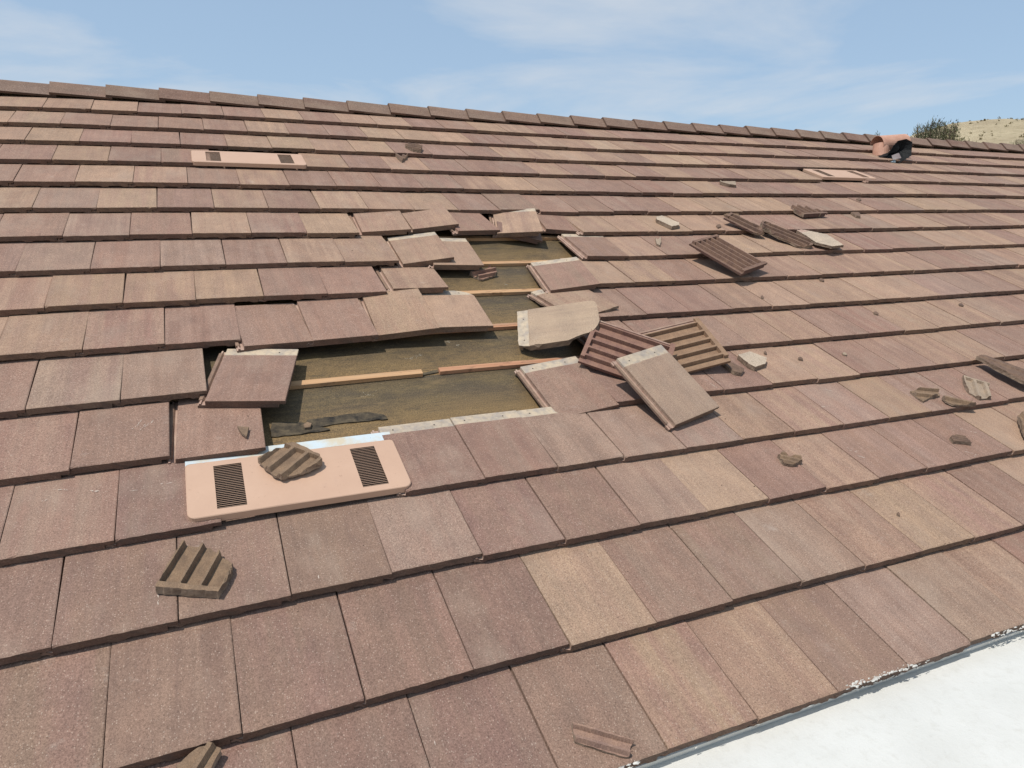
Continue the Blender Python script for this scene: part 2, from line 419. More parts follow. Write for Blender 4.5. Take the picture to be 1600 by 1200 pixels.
RIBX = [-0.150, -0.080, -0.018, 0.044, 0.105]
def tile_top(x, y):
    if x < -0.1500:
        z = T - 0.0205
        if -0.1745 < x < -0.1665: z += 0.006
        if x < -0.1795: z -= 0.003
        return z
    z = T
    z -= 0.0020 * max(0, 1 - (y) / 0.0065) + 0.0015 * max(0, 1 - (HW - x) / 0.003) + 0.001 * max(0, 1 - (x + 0.1525) / 0.003)
    if y > 0.362: z -= 0.0030
    return z
def tile_bot_low(x, y):
    if x > 0.1245: return T - 0.0165
    return 0.0 if (x < -0.145 or abs(x) < 0.02 or x > 0.09) else 0.006
def tile_bot(x, y):
    if x > 0.1245: return T - 0.0165
    if y < 0.026 or y > LT - 0.022: return 0.0
    for r in RIBX:
        d = abs(x - r)
        if d <= 0.0065: return 0.0
    return 0.021
XL = [-0.180, -0.1745, -0.1740, -0.1670, -0.1665, -0.1508, -0.1494] 
def lin(a, b, n): return [a + (b - a) * i / n for i in range(n + 1)]
XS_LAID = XL + lin(-0.1475, 0.1240, 22) + [0.1250, 0.1494, 0.1524]
YS_LAID = [0.0, 0.0065, 0.016, 0.06, 0.16, 0.26, 0.358, 0.363, LT]
ribedges = sorted(set([r - 0.0105 for r in RIBX] + [r - 0.0060 for r in RIBX] + [r + 0.0060 for r in RIBX] + [r + 0.0105 for r in RIBX]))
XS_FULL = sorted(set([-0.180, -0.1745, -0.1740, -0.1670, -0.1665, -0.1508, -0.1494] + [x for x in ribedges if x > -0.150 and x < 0.122] + [0.1240, 0.1250, 0.1494, 0.1524]))
XS_FULL = [-0.180, -0.1745, -0.1740, -0.1670, -0.1665] + [x for x in XS_FULL if x > -0.160]
YS_FULL = [0.0, 0.004, 0.0245, 0.0275, 0.07, 0.12, 0.17, 0.22, 0.27, 0.32, 0.358, 0.363, LT - 0.0235, LT - 0.0205, LT]
def laid_tile(chip=1.0, quality=True):
    """a tile as laid: chipped nose, hidden underside kept flat; local origin at the middle of the butt's lower edge"""
    s = random.uniform(0, 100)
    xs = XS_LAID if quality else [-0.1523, 0.0, 0.1524]
    ys = YS_LAID if quality else [0.0, 0.004, LT]
    if not quality:
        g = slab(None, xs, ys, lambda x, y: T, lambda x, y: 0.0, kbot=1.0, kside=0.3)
    else:
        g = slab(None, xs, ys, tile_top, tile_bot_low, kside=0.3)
        nv = []
        for (x, y, z) in g.v:
            if y < 0.001 and x > -0.153:
                n = noise.noise(Vector((x * 45 + s, z * 60, s))); n2 = noise.noise(Vector((x * 160 + s, 7, s)))
                y = 0.0016 + n * 0.0014 * chip + n2 * 0.0007
                if z > T * 0.6: z += n2 * 0.0010 * chip
            elif y < 0.005: y += 0.009
            nv.append((x, y, z))
        if random.random() < 0.30:      # a corner or a bite knocked off the nose
            cx_ = random.choice((HW, -0.149, random.uniform(-.12, .12))); rad = random.uniform(.006, .016)
            g.v = nv; nv = []
            for (x, y, z) in g.v:
                d = math.hypot(x - cx_, (y) * 1.2)
                if d < rad and x > -0.15: z -= min(0.010, (rad - d) * 0.8) * (1 if z > T * .6 else 0); y += (rad - d) * 0.22 if y < .006 else 0
                nv.append((x, y, z))
        g.v = nv
    # nail holes
    return g
def add_holes(g):
    for x in (-0.098, 0.075):
        n = 8; c = g.vert((x, LT - 0.032, T - 0.0026), (x, 0.3, 0), 2.0); ring = []
        for i in range(n):
            a = i * 2 * math.pi / n; ring.append(g.vert((x + 0.0035 * math.cos(a), LT - 0.032 + 0.0035 * math.sin(a), T - 0.0022), (x, 0.3, 0), 2.0))
        for i in range(n): g.face(c, ring[i], ring[(i + 1) % n], m=1)

# ---------------------------------------------------------------- the roof
roof = empty("tiled_roof", mat=MR.copy())
tag(roof, "brown and sand concrete tiled roof slope with a torn open hole near its middle", "roof")

ROWCOL = {   # first index, colours running left to right
 16: (-1, "DDDDKMMKGGMPM"), 15: (-3, "KKKDDDSKKGMSMPSG"), 14: (-3, "DDDKKGDDGSPSPPPSM"), 13: (-3, "PPDDPDPGGGMMGSPPPMS"),
 12: (-3, "GPPPPPPPSPPPSSPMMSPP"), 11: (-4, "PPGGGGGPPPPPPMMPPSSMGPMP"), 10: (-3, "SSPPPPSSSPPPPMSSSSSGGPMS"), 9: (-4, "PMSSSPPPSPSSSPSPMMMSSPPGMS"),
 8: (-4, "GPGPGPSSSPPPPSPPSSMMPPGSSSP"), 7: (-4, "PPGPSPSSPPSPSSSSMPPMPGSSMPP"), 6: (-4, "PSGSPSPSSSPPPPPPSSSSPPMPGSSSPP"), 5: (-4, "PPSSPSPPPPMSSPPPPSPPPMPMMSMPPPSM"),
 4: (-4, "PPSPPPPSPSPPPSPMPSPPMMSPPPPMPSMP"), 3: (-4, "SSPPPSSSSPPPSSSSPSSMPMPSSMPPMSM"), 2: (-5, "SSSPPPPSPPSSSPPSMSSPMMSPMPPPPMP"), 1: (-4, "SSSPPPSPSSPPSSPPMPPPMPSPPMPPPMP")}
U0, U1 = -5, 46
SKIP = {(11, 0), (10, 1), (10, 2), (10, 3), (10, 4), (10, 5), (10, 6), (9, 3), (9, 4), (9, 5), (9, 6), (8, 4), (8, 5), (8, 6), (8, 7),
        (7, 3), (7, 4), (7, 5), (7, 6), (7, 7), (12, 0), (12, 1), (12, 2), (12, 3), (12, 4), (12, 5), (13, 0), (13, 1),
        (11, 1), (11, 2), (11, 3), (11, 4), (11, 5), (11, 6), (4, 1), (4, 2), (4, 19), (4, 20)}
# small shifts of tiles next to the hole: row, index -> dx, dy, dz, rot z, tilt y
ADJ = {(8, 8): (0.0, -0.006, 0.004, -0.04, 0.0), (6, 7): (0, 0.0, 0.004, 0.01, -0.015), (6, 8): (0.0, -0.025, 0.0, -0.03, 0.0), (6, 9): (0, -0.012, 0, -0.01, 0),
       (11, 7): (0, 0, 0, 0, 0), (12, 6): (0, -0.006, 0, 0.0, 0), (9, 7): (0, 0, 0, 0, 0), (13, -1): (0, 0, 0.002, 0, 0)}
def crange(r):
    o = 0.0 if r % 2 == 0 else 0.5
    return o
def tile_matrix(r, i):
    u = i + crange(r) + 0.5 + OU[r]; X = u * W; Y = rowY(r)
    rnd = random.Random(r * 977 + i * 31)
    Z = wz(X, Y) - T + rnd.uniform(-0.0012, 0.0022)
    Z2 = wz(X, Y + EX) - T
    tilt = -(T + wz(X, Y) - wz(X, Y + EX)) / EX
    tx = (wz(X + .15, Y) - wz(X - .15, Y)) / 0.3
    a = ADJ.get((r, i), (0, 0, 0, 0, 0))
    rz = rnd.gauss(0, 0.0055) + a[3]; ry = -tx + rnd.gauss(0, 0.0045) + a[4]
    return Matrix.Translation((X + a[0] + rnd.uniform(-.0008, .0008), Y + a[1] + rnd.gauss(0, 0.0032), Z + a[2])) @ Euler((math.atan(tilt), ry, rz), 'XYZ').to_matrix().to_4x4()
cand = []; 
for r in range(1, 17):
    first, s = ROWCOL[r]
    for i in range(U0, U1):
        if (r, i) in SKIP: continue
        k = i - first
        ch = s[k] if 0 <= k < len(s) else random.choice("PPSMMPSG")
        M = tile_matrix(r, i)
        pts = [project(M @ Vector(q)) for q in ((-HW, 0, T), (HW, 0, T), (HW, EX, T), (-HW, EX, T))]
        area = 0; vis = False
        if all(pts):
            cl = [(min(max(x, 0), 1600), min(max(y, 0), 1200)) for x, y in pts]
            area = abs(sum(cl[a][0] * cl[(a + 1) % 4][1] - cl[(a + 1) % 4][0] * cl[a][1] for a in range(4))) / 2
            vis = area > 60
        cand.append((area, r, i, ch, M, vis))
HEADS = {(13, 2), (13, 3), (13, 4), (13, 5)}
cand.sort(key=lambda c: -c[0])
field = Geo(); fcols = []
for n, (area, r, i, ch, M, vis) in enumerate(cand):
    c = cols_for(ch)
    g = laid_tile(quality=vis)
    if (r, i) in HEADS or (r, i) == (8, 8): add_holes(g)
    if not ((r, i) in HEADS or (r, i) == (8, 8)): g.a = [((l[0], l[1] * 0.8, l[2]), kk) for l, kk in g.a]
    if n < 90:
        g.build("roof_tile", [MT, MBLACK], parent=roof, mat=M, cols=c)
    else:
        field.merge(g, M); fcols += [c] * len(g.v)
fo = field.build("roof_tile_field", [MT, MBLACK], parent=roof, cols=lambda j: fcols[j]); tag(fo, kind='stuff')

# ridge caps -------------------------------------------------------
def ridge_z(X): return 0.058 + 0.012 * min(1, max(0, (X - 3) / 4)) + 0.6 * wz(X, 0.0)
def ridge_cap(seed):
    g = Geo(); rr = random.Random(seed)
    # cross-section (y,z) of the angled cap, apex at origin; roof frame, front face falls towards -y
    sec = [(-0.122, -0.046), (-0.014, -0.0035), (0.0, 0.0), (0.012, -0.005), (0.118, -0.112)]
    th = 0.017; n = len(sec); Lc = 0.42
    xs = [0.0, 0.006, 0.14, 0.28, Lc]
    ro = []; ri = []
    for x in xs:
        ro.append([g.vert((x + (0.002 if x == 0 else 0), y, z + 0.0), (y * 0.8, x * 0.8, 0), 0.0) for y, z in sec])
        ri.append([g.vert((x, y + 0.003, z - th), (y + 2, x, 0), 1.0) for y, z in sec])
    for a in range(len(xs) - 1):
        for b in range(n - 1):
            g.face(ro[a][b], ro[a + 1][b], ro[a + 1][b + 1], ro[a][b + 1]); g.face(ri[a][b], ri[a][b + 1], ri[a + 1][b + 1], ri[a + 1][b])
        e = [g.vert(g.v[q], (0.05, xs[a], 0), 0.3) for q in (ro[a][0], ri[a][0], ri[a + 1][0], ro[a + 1][0])]; g.face(*e); g.face(ro[a][-1], ro[a + 1][-1], ri[a + 1][-1], ri[a][-1])
    for b in range(n - 1):
        e = [g.vert(g.v[q], (0.05, b * .02, 0), 0.3) for q in (ro[0][b], ro[0][b + 1], ri[0][b + 1], ri[0][b])]; g.face(*e); g.face(ro[-1][b], ri[-1][b], ri[-1][b + 1], ro[-1][b + 1])
    return g
RP = 0.376
for k in range(-5, 42):
    X = 0.016 + k * RP; zc = ridge_z(X)
    tl = -(0.018 - (ridge_z(X + RP) - ridge_z(X))) / RP
    M = Matrix.Translation((X, 0.095 + random.uniform(-.003, .003), zc + random.uniform(-0.002, 0.002))) @ Euler((random.uniform(-.01, .01), -tl, random.uniform(-.006, .006))).to_matrix().to_4x4()
    c = cols_for('G' if k % 5 else 'P'); c = (tuple(x * 0.74 for x in c[0]), tuple(x * 0.74 for x in c[1]), c[2])
    ridge_cap(k).build("ridge_tile", [MT], parent=roof, mat=M, cols=c)
# mortar bed / ridge board under the caps, deck, back slope ---------
g = Geo(); g.box((8.0, 0.10, -0.045), (10.0, 0.05, 0.045)); g.build("ridge_board", MTAR, parent=roof)
ZD = -0.0925
g = Geo()
nxs, nys = 56, 24
dx0, dx1, dy0, dy1 = -2.2, 15.2, -5.85, 0.10
idx = {}
for i in range(nxs + 1):
    for j in range(nys + 1):
        X = dx0 + (dx1 - dx0) * i / nxs; Y = dy0 + (dy1 - dy0) * j / nys
        idx[i, j] = g.vert((X, Y, wz(X, Y) + ZD + 0.0015 * noise.noise(Vector((X * 3, Y * 3, 1)))), (X, Y, 0))
for i in range(nxs):
    for j in range(nys): g.face(idx[i, j], idx[i + 1, j], idx[i + 1, j + 1], idx[i, j + 1])
g.build("felt_deck", MFELT, parent=roof)
def wbar(name, X0, X1, Yc, hw, z0, h, mat, dyaw=0.0, parent=roof, nseg=6, wob=0.002):
    g = Geo(); rings = []
    for i in range(nseg + 1):
        X = X0 + (X1 - X0) * i / nseg; Y = Yc + (X - (X0 + X1) / 2) * dyaw + random.uniform(-wob, wob) * .5
        b = wz(X, Y)
        rings.append([g.vert((X, Y + a * hw, b + z0 + c * h), (X, Y, 0)) for a, c in ((-1, 0), (1, 0), (1, 1), (-1, 1))])
    for i in range(nseg):
        for q in range(4): g.face(rings[i][q], rings[i + 1][q], rings[i + 1][(q + 1) % 4], rings[i][(q + 1) % 4])
    g.face(*reversed(rings[0])) ; g.face(*rings[-1])
    o = g.build(name, mat, parent=parent)
    if any(False for _ in ()): pass
    return o
wbar("batten", 0.0, 1.068, -3.930, 0.017, ZD + .001, 0.0195, MWOOD, 0.012)
wbar("batten", 1.152, 1.95, -3.922, 0.016, ZD + .001, 0.0195, MWOODR, 0.0)
wbar("batten", 0.35, 2.35, -3.568, 0.017, ZD + .001, 0.0195, MWOODR, -0.004)
wbar("batten", 1.30, 2.50, -3.205, 0.017, ZD + .001, 0.0195, MWOOD, -0.006)
wbar("batten", 1.20, 2.60, -2.845, 0.016, ZD + .001, 0.0195, MWOOD, 0.0)
wbar("batten", 1.00, 2.70, -2.480, 0.017, ZD + .001, 0.0195, MWOOD, 0.0)
# torn pieces of black felt and lap seams lying on the deck
def felt_piece(pts, h=0.0025, mat=MTAR, nm="torn_felt"):
    P = [at_deck(*p) for p in pts]; poly = rough_poly([(p.x, p.y) for p in P], 0.004, 0.02, int(pts[0][0]))
    x0 = min(p[0] for p in poly); x1 = max(p[0] for p in poly); y0 = min(p[1] for p in poly); y1 = max(p[1] for p in poly)
    g = slab(poly, lin(x0, x1, max(2, int((x1 - x0) / 0.012))), lin(y0, y1, max(2, int((y1 - y0) / 0.01))),
             lambda x, y: wz(x, y) + ZD + 0.003 + h + 0.004 * noise.noise(Vector((x * 25, y * 25, 3))), lambda x, y: wz(x, y) + ZD + 0.001)
    return g.build(nm, mat, parent=roof)
def at_deck(px, py):
    d = ray(px, py); z = ZD
    for _ in range(8):
        s = (z - CP.z) / d.z; P = CP + d * s; z = wz(P.x, P.y) + ZD
    return P
felt_piece([(478, 658), (500, 655), (545, 648), (570, 646), (600, 649), (606, 656), (575, 659), (530, 663), (500, 668), (478, 669)])
felt_piece([(424, 662), (470, 661), (500, 668), (520, 672), (470, 680), (424, 684)])
felt_piece([(660, 584), (676, 580), (688, 578), (688, 582), (674, 585), (660, 588)])
# back slope, gables and walls, so the roof is a roof from the side too
MWALL = simple_mat("stucco", (0.46, 0.38, 0.29), (0.40, 0.33, 0.25), 4, 0.9, 0.2, 0.01, 60)
MBACK = simple_mat("far_tiles", PAL['P'], PAL['G'], 6, 0.9, 0.2, 0.004, 60)
def wpt(X, Y, Z): return MR.inverted() @ Vector((X, Y, Z))
apex = MR @ Vector((0, 0.11, -0.03)); eave = MR @ Vector((0, -5.86, -0.06))
g = Geo()
by, bz = apex.y + 5.6, apex.z - 5.6 * math.tan(PITCH)
q = [g.vert(wpt(x, y, z), (x, y, 0)) for x, y, z in ((-2.2, apex.y, apex.z), (15.5, apex.y, apex.z), (15.5, by, bz), (-2.2, by, bz))]
q2 = [g.vert(wpt(x, y, z - .1), (x, y, 0)) for x, y, z in ((-2.2, apex.y, apex.z), (15.5, apex.y, apex.z), (15.5, by, bz), (-2.2, by, bz))]
g.face(*q); g.face(*reversed(q2)); g.face(q[2], q[3], q2[3], q2[2]); g.face(q[1], q[2], q2[2], q2[1]); g.face(q[3], q[0], q2[0], q2[3])
g.build("back_slope", MBACK, parent=roof)
g = Geo(); zb = -6.6
for x in (-2.1, 15.1):
    a = [g.vert(wpt(x, y, z), (y, z, 0)) for y, z in ((eave.y + .1, eave.z - .15), (apex.y, apex.z - .16), (by - .3, bz - .1), (by - .3, zb), (eave.y + .1, zb))]
    g.face(*a)
for y, z in ((eave.y + .1, eave.z - .15), (by - .3, bz - .1)):
    a = [g.vert(wpt(x, y, zz_), (x, zz_, 0)) for x, zz_ in ((-2.1, z), (15.1, z), (15.1, zb), (-2.1, zb))]; g.face(*a)
g.build("wall", MWALL, parent=roof)

# ---------------------------------------------------------------- white flat roof below the eave
def white_material():
    m, t, b = new_mat("white_elastomeric_coating")
    tcn = N_(t, 'ShaderNodeTexCoord'); o = tcn.outputs['Object']
    n = noise_n(t, o, 3.0, 6, 0.6); n2 = noise_n(t, o, 28.0, 6, 0.72); n3 = noise_n(t, o, 220.0, 3, 0.7)
    col = mixc(t, rng(t, n.outputs['Fac'], 0.35, 0.65), (0.595, 0.585, 0.545), (0.545, 0.535, 0.495))
    col = mixc(t, rng(t, n2.outputs['Fac'], 0.52, 0.72, 0, 0.45), col, (0.46, 0.44, 0.39))
    col = mixc(t, rng(t, n3.outputs['Fac'], 0.66, 0.72, 0, 0.35), col, (0.35, 0.33, 0.28))
    L_(t, col, b.inputs['Base Color']); b.inputs['Roughness'].default_value = 0.6; b.inputs['Specular IOR Level'].default_value = 0.35
    hh = mathn(t, 'ADD', n2.outputs['Fac'], mathn(t, 'MULTIPLY', n3.outputs['Fac'], 0.3)); bump(t, b, hh, 0.6, 0.003)
    return m
MWHITE = white_material()
ev = MR @ Vector((1.2, rowY(16) - 0.001, -T - 0.010))
g = Geo(); ii = {}
NX, NY = 60, 10
for i in range(NX + 1):
    for j in range(NY + 1):
        x = -6 + 26 * i / NX; y = ev.y + 0.12 - 6.0 * (j / NY)
        z = ev.z + (wz(x, -5.85) - wz(1.2, -5.85)) * max(0, 1 - j / 3) + 0.004 * noise.noise(Vector((x, y, 0)))
        ii[i, j] = g.vert((x, y, z), (x, y, 0))
for i in range(NX):
    for j in range(NY): g.face(ii[i, j + 1], ii[i + 1, j + 1], ii[i + 1, j], ii[i, j])
g.box((7, ev.y - 2.9, ev.z - 0.35), (13, 3.0, 0.3))
fr = g.build("flat_roof", MWHITE); tag(fr, "white coated flat roof below the lowest course of tiles", "flat roof")
# daubs of white coating smeared on the nose of the lowest tiles
g = Geo(); rr = random.Random(5)
def daub(X, Y, Z, sx, sy, sz):
    n = 9; c = g.vert((X, Y, Z + sz), (X, Y, 0)); ring = []
    for k in range(n):
        a = k * 2 * math.pi / n; s = rr.uniform(0.45, 1.2); ring.append(g.vert((X + sx * s * math.cos(a), Y + sy * s * math.sin(a), Z - 0.001), (X, Y, 0)))
    for k in range(n): g.face(c, ring[k], ring[(k + 1) % n])
Xs = 0.6
while Xs < 5.6:
    dens = noise.noise(Vector((Xs * 1.7 + 4, 0, 0)))
    if dens > 0.05:
        Xs += rr.uniform(0.004, 0.022)
        for q in range(3):
            Y = rowY(16) + rr.uniform(-0.003, 0.010) * (1 + dens); X_ = Xs + rr.uniform(-.01, .01)
            daub(X_, Y, wz(X_, Y) - 0.0014, rr.uniform(.003, .014), rr.uniform(.001, .0045), rr.uniform(0.0008, 0.002))
    else: Xs += rr.uniform(0.03, 0.09)
    if rr.random() < .5: daub(Xs, rowY(16) - 0.0015, wz(Xs, rowY(16)) - rr.uniform(0.018, 0.03), rr.uniform(.006, .02), 0.002, 0.003)
dm = simple_mat("dried_white_coating", (0.62, 0.60, 0.55), (0.45, 0.42, 0.37), 60, 0.7)
g.build("coating_smear", dm, parent=roof)
# coated upstand between tile nose and flat roof
wbar("eave_upstand", -2.2, 15.2, rowY(16) + 0.016, 0.010, -T - 0.030, 0.028, MWHITE, nseg=60, wob=0.003)

# chalky scrapes left by dragged tiles, and crumbs of mortar
g = Geo(); rr = random.Random(21)
def scrape(px, py, qx, qy, w):
    a = at(px, py, .0012); b = at(qx, qy, .0012); n = max(3, int((b - a).length / .006)); d = (b - a).normalized(); s = Vector((-d.y, d.x, 0))
    for k in range(n):
        if rr.random() < .35: continue
        c = a.lerp(b, (k + rr.random() * .8) / n) + s * rr.uniform(-w, w); l = rr.uniform(.002, .009); hw = rr.uniform(.0005, .0018)
        i0 = [g.vert(c - d * l, c), g.vert(c - s * hw + d * rr.uniform(-.3, .3) * l, c), g.vert(c + d * l, c), g.vert(c + s * hw, c)]; g.face(*i0)
for q in ((204, 672, 224, 655, .003), (218, 672, 238, 657, .006), (133, 768, 158, 766, .004), (78, 765, 110, 765, .002), (66, 784, 74, 779, .004), (250, 756, 272, 754, .002), (205, 767, 214, 766, .002),
          (246, 930, 248, 944, .002), (1420, 585, 1450, 590, .012), (1290, 608, 1300, 611, .003), (1285, 636, 1297, 634, .002), (1340, 712, 1352, 715, .003), (1498, 670, 1525, 675, .006), (1100, 590, 1122, 608, .004),
          (1108, 586, 1126, 600, .004), (1165, 388, 1185, 392, .012), (496, 890, 498, 905, .001), (677, 1150, 680, 1166, .001), (1320, 700, 1345, 706, .01), (1490, 700, 1530, 712, .02)): scrape(*q)
for q in ((516, 348, 524, 366, .02), (470, 280, 482, 288, .02)): scrape(*q)
g.build("scrape_marks", simple_mat("chalk_scrape", (0.55, 0.47, 0.40), (0.45, 0.36, 0.30), 90, 0.9, 0.1), parent=roof)
g = Geo()
for q in ((700, 535, .004), (642, 560, .005), (655, 556, .006), (715, 540, .003), (545, 595, .004), (575, 618, .008), (735, 395, .01), (790, 445, .004), (600, 600, .02), (480, 600, .03), (700, 620, .05), (820, 560, .02)):
    c0 = at_deck(q[0], q[1])
    for k in range(12):
        c = c0 + Vector((rr.gauss(0, q[2] * 2), rr.gauss(0, q[2]), .0025)); l = rr.uniform(.0015, .008) if q[2] < .015 else rr.uniform(.001, .003); a = rr.uniform(0, 3.14); d = Vector((math.cos(a), math.sin(a), 0)); s_ = Vector((-d.y, d.x, 0)) * rr.uniform(.0005, .0012)
        i0 = [g.vert(c - d * l, c), g.vert(c - s_, c), g.vert(c + d * l + s_ * 2, c), g.vert(c + s_, c)]; g.face(*i0)
g.build("felt_scratches", simple_mat("pale_scratch", (0.42, 0.38, 0.30), (0.3, 0.26, 0.2), 90, 0.9, 0.1), parent=roof)
# ---------------------------------------------------------------- things lying on the roof
def loose(name, label, cat, g, Mroof, cols, group=None, holes=False, nohead=False):
    if holes: add_holes(g)
    if nohead: g.a = [((l[0], l[1] * 0.8, l[2]), kk) for l, kk in g.a]
    o = g.build(name, [MT, MBLACK], mat=MR @ Mroof, cols=cols)
    tag(o, label, cat, group); return o
def pose(x, y, z, rx, ry, rz): return Matrix.Translation((x, y, z)) @ Euler((rx, ry, rz), 'XYZ').to_matrix().to_4x4()
LOOSE = "loose tiles around the hole"
BRNK = ((0.2, 0.12, 0.10), (0.150, 0.088, 0.070))
def full_tile(poly=None, rough=0.0, sidef=None):
    xs, ys = XS_FULL, YS_FULL
    if poly is not None: ys = sorted(set(YS_FULL + [0.045, 0.095, 0.145, 0.195, 0.245, 0.295, 0.34])); 
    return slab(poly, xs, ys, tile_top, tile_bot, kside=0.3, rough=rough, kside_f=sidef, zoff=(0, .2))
FT = [ # key, pose, colour, holes, label
 ('A', (0.2865, -4.1225, -0.0231, -0.0609, -0.0769, -0.261), 'P', 1, "whole pinkish tile lying askew at the hole's lower left, pale head strip showing"),
 ('C', (1.6992, -4.4041, -0.0463, -0.0276, -0.0929, 0.0332), 'P', 1, "pinkish tile with full pale head strip at the lower right edge of the hole"),
 ('B', (2.1610, -3.3215, -0.0279, -0.0765, -0.1718, -0.1251), 'P', 1, "pinkish tile with pale head strip above the big broken sand tile"),
 ('F', (2.1239, -2.5626, -0.0305, -0.0180, -0.1659, -0.2835), 'S', 0, "sand tile twisted and raised over the top end of the hole"),
 ('G', (2.4975, -2.5010, -0.0473, -0.0422, 0.0329, -0.1121), 'P', 0, "skewed pinkish tile just right of the raised sand tile at the top of the hole"),
 ('H1', (1.2469, -2.5190, -0.0326, -0.0499, -0.0720, -0.0346), 'S', 0, "sand tile lifted at right, leftmost of three lifted tiles at the top of the hole"),
 ('H2', (1.5705, -2.4858, -0.0219, -0.0498, -0.1174, -0.0032), 'M', 0, "pink and sand streaked tile, middle of three lifted tiles at the hole's top"),
 ('H3', (1.8488, -2.5233, -0.0331, -0.0500, 0.0300, 0.1000), 'P', 0, "pinkish tile tucked between its lifted left neighbour and the twisted sand tile at the top"),
 ('I2', (1.3902, -2.9391, -0.0293, -0.0720, -0.1301, -0.0216), 'S', 0, "sand tile with pale head strip lifted over the upper left edge of the hole"),
 ('I3', (1.5608, -2.9773, -0.0430, -0.0535, 0.0001, -0.0734), 'S', 0, "tan tile half hidden under the lifted sand tile at the hole's upper left"),
 ('J2', (1.2482, -3.2640, -0.0265, -0.1364, -0.0059, -0.0332), 'S', 0, "tan tile pulled sideways with its pale channel bared, left edge of the hole"),
 ('K0', (1.0727, -3.6714, -0.0354, -0.0130, -0.0851, -0.0245), 'S', 0, "sand grey tile just left of the tile with the rounded broken head"),
 ('M', (0.1786, -4.4038, -0.0349, -0.1000, -0.0500, -0.0349), 'P', 0, "pinkish tile with a small golden chip on it, above the near pink vent"),
 ('L0', (0.4666, -3.7100, -0.0315, -0.0850, 0.0300, 0.0700), 'P', 0, "pinkish tile swung out of line, directly above the skewed whole tile"),
 ('L1', (0.7648, -3.6984, -0.0305, -0.0650, -0.0100, 0.0300), 'P', 0, "pink tile overhanging the bare felt, left of the tipped sand grey tile"),
 ('Q', (2.1482, -4.5701, 0.0019, 0.2301, -0.0147, 0.2551), 'G', 1, "whole tan tile lying slantwise on top of the face down tiles"),
]
for key, ps, ch, hol, lab in FT:
    loose("loose_tile", lab, "roof tile", full_tile(), pose(*ps), ((0.300, 0.212, 0.152), (0.275, 0.190, 0.138), (3, 9, 1)) if key == 'Q' else cols_for(ch), LOOSE, bool(hol), key in ('H1', 'H2', 'H3', 'L0', 'L1', 'K0', 'J2', 'M'))
# tile E, its left corner broken away; tile K with rounded broken head; tile N big broken one
def edge_broken(poly_full=True):
    def f(x0, y0, x1, y1):
        on = (abs(y0) < .002 and abs(y1) < .002) or (abs(x0 - HW) < .002 and abs(x1 - HW) < .002) or (abs(x0 + .18) < .002 and abs(x1 + .18) < .002) or (abs(y0 - LT) < .002 and abs(y1 - LT) < .002)
        return 0.3 if on else 2.0
    return f
kp = [(-.18, 0), (HW, 0), (HW, .34)] + [(HW - .12 + .12 * math.cos(a), .34 + .08 * math.sin(a)) for a in (0.35, 0.7, 1.05, 1.35)] + [(0.0, LT), (-.05, LT), (-.18, LT)]
g = full_tile(kp, 0.003, edge_broken()); loose("loose_tile", "tan tile with a rounded broken bare head on the left side of the hole", "roof tile", g, pose(1.3692, -3.6408, -0.0471, -0.056, -0.0022, -0.0601), cols_for('S'), LOOSE, True)
ep = [(-.18, .20), (-.12, .19), (-.10, .10), (-0.06, .07), (-.05, 0), (HW, 0), (HW, LT), (-.18, LT)]
g = full_tile(rough_poly(ep, .003, .02, 4), 0.003, edge_broken()); loose("loose_tile", "sand tile with broken left corner, mostly under the big broken sand tile", "roof tile", g, pose(2.1487, -3.6224, -0.0217, -0.1342, -0.0853, 0.212), cols_for('S'), LOOSE, True)
npoly = [(-0.130, LT), (HW, LT), (HW, 0.035), (0.140, 0.010), (0.110, 0.0), (-0.01, 0.0), (-0.05, 0.006), (-0.105, 0.045), (-0.122, 0.11), (-0.1485, 0.17), (-0.1487, 0.25), (-0.1487, 0.36), (-0.147, 0.385)]
g = full_tile(rough_poly(npoly, .0018, .018, 8), 0.002, edge_broken())
loose("loose_tile", "big broken sand tile turned sideways with its pale head strip facing left", "roof tile", g, pose(2.0216, -3.8361, 0.0832, -0.3308, -0.1353, 1.2252), ((0.345, 0.255, 0.178), (0.325, 0.238, 0.168), (3, 4, 5)), LOOSE, True)
# flipped tiles
loose("flipped_tile", "reddish brown tile lying face down, partly under the slantwise tan tile", "roof tile", full_tile(), pose(2.2109, -4.2294, 0.0526, -0.0444, 2.9376, 0.8708), ((0.25, 0.15, 0.12), (0.26, 0.13, 0.105), (9, 2, 4)), LOOSE)
loose("flipped_tile", "golden tan tile lying face down, right of the reddish face down tile", "roof tile", full_tile(), pose(2.5787, -4.0846, 0.0953, 0.1989, 3.0062, 1.57), ((0.28, 0.18, 0.12), (0.30, 0.185, 0.115), (1, 7, 2)), LOOSE)
loose("flipped_tile", "dark brown whole tile lying face down by itself on the right half", "roof tile", full_tile(), pose(3.4799, -3.2820, 0.0702, -0.0685, 3.1601, 0.3734), ((0.2, 0.12, 0.10), (0.17, 0.095, 0.075), (4, 3, 8)), "broken tiles scattered on the right")
# slipped tile whose channel end peeks out under the big broken tile
loose("loose_tile", "pink tile mostly buried beneath the big broken tile and the face down tile", "roof tile", full_tile(), pose(2.135, -3.905, -0.042, -0.07, -0.02, 0.10), cols_for('P'), LOOSE)
# tilted dark tile under F
fq = [(-.17, .0), (HW, 0), (HW, .16), (.05, .2), (-.05, .15), (-.17, .17)]
g = full_tile(rough_poly(fq, .002, .02, 3), .002, edge_broken())
P0 = at_deck(800, 385)
loose("broken_tile", "broken tile end wedged in the shade under the twisted sand tile", "tile piece", g, pose(P0.x + .06, P0.y + .03, -0.062, 0.0, 0.10, -0.30), cols_for('D'), LOOSE)

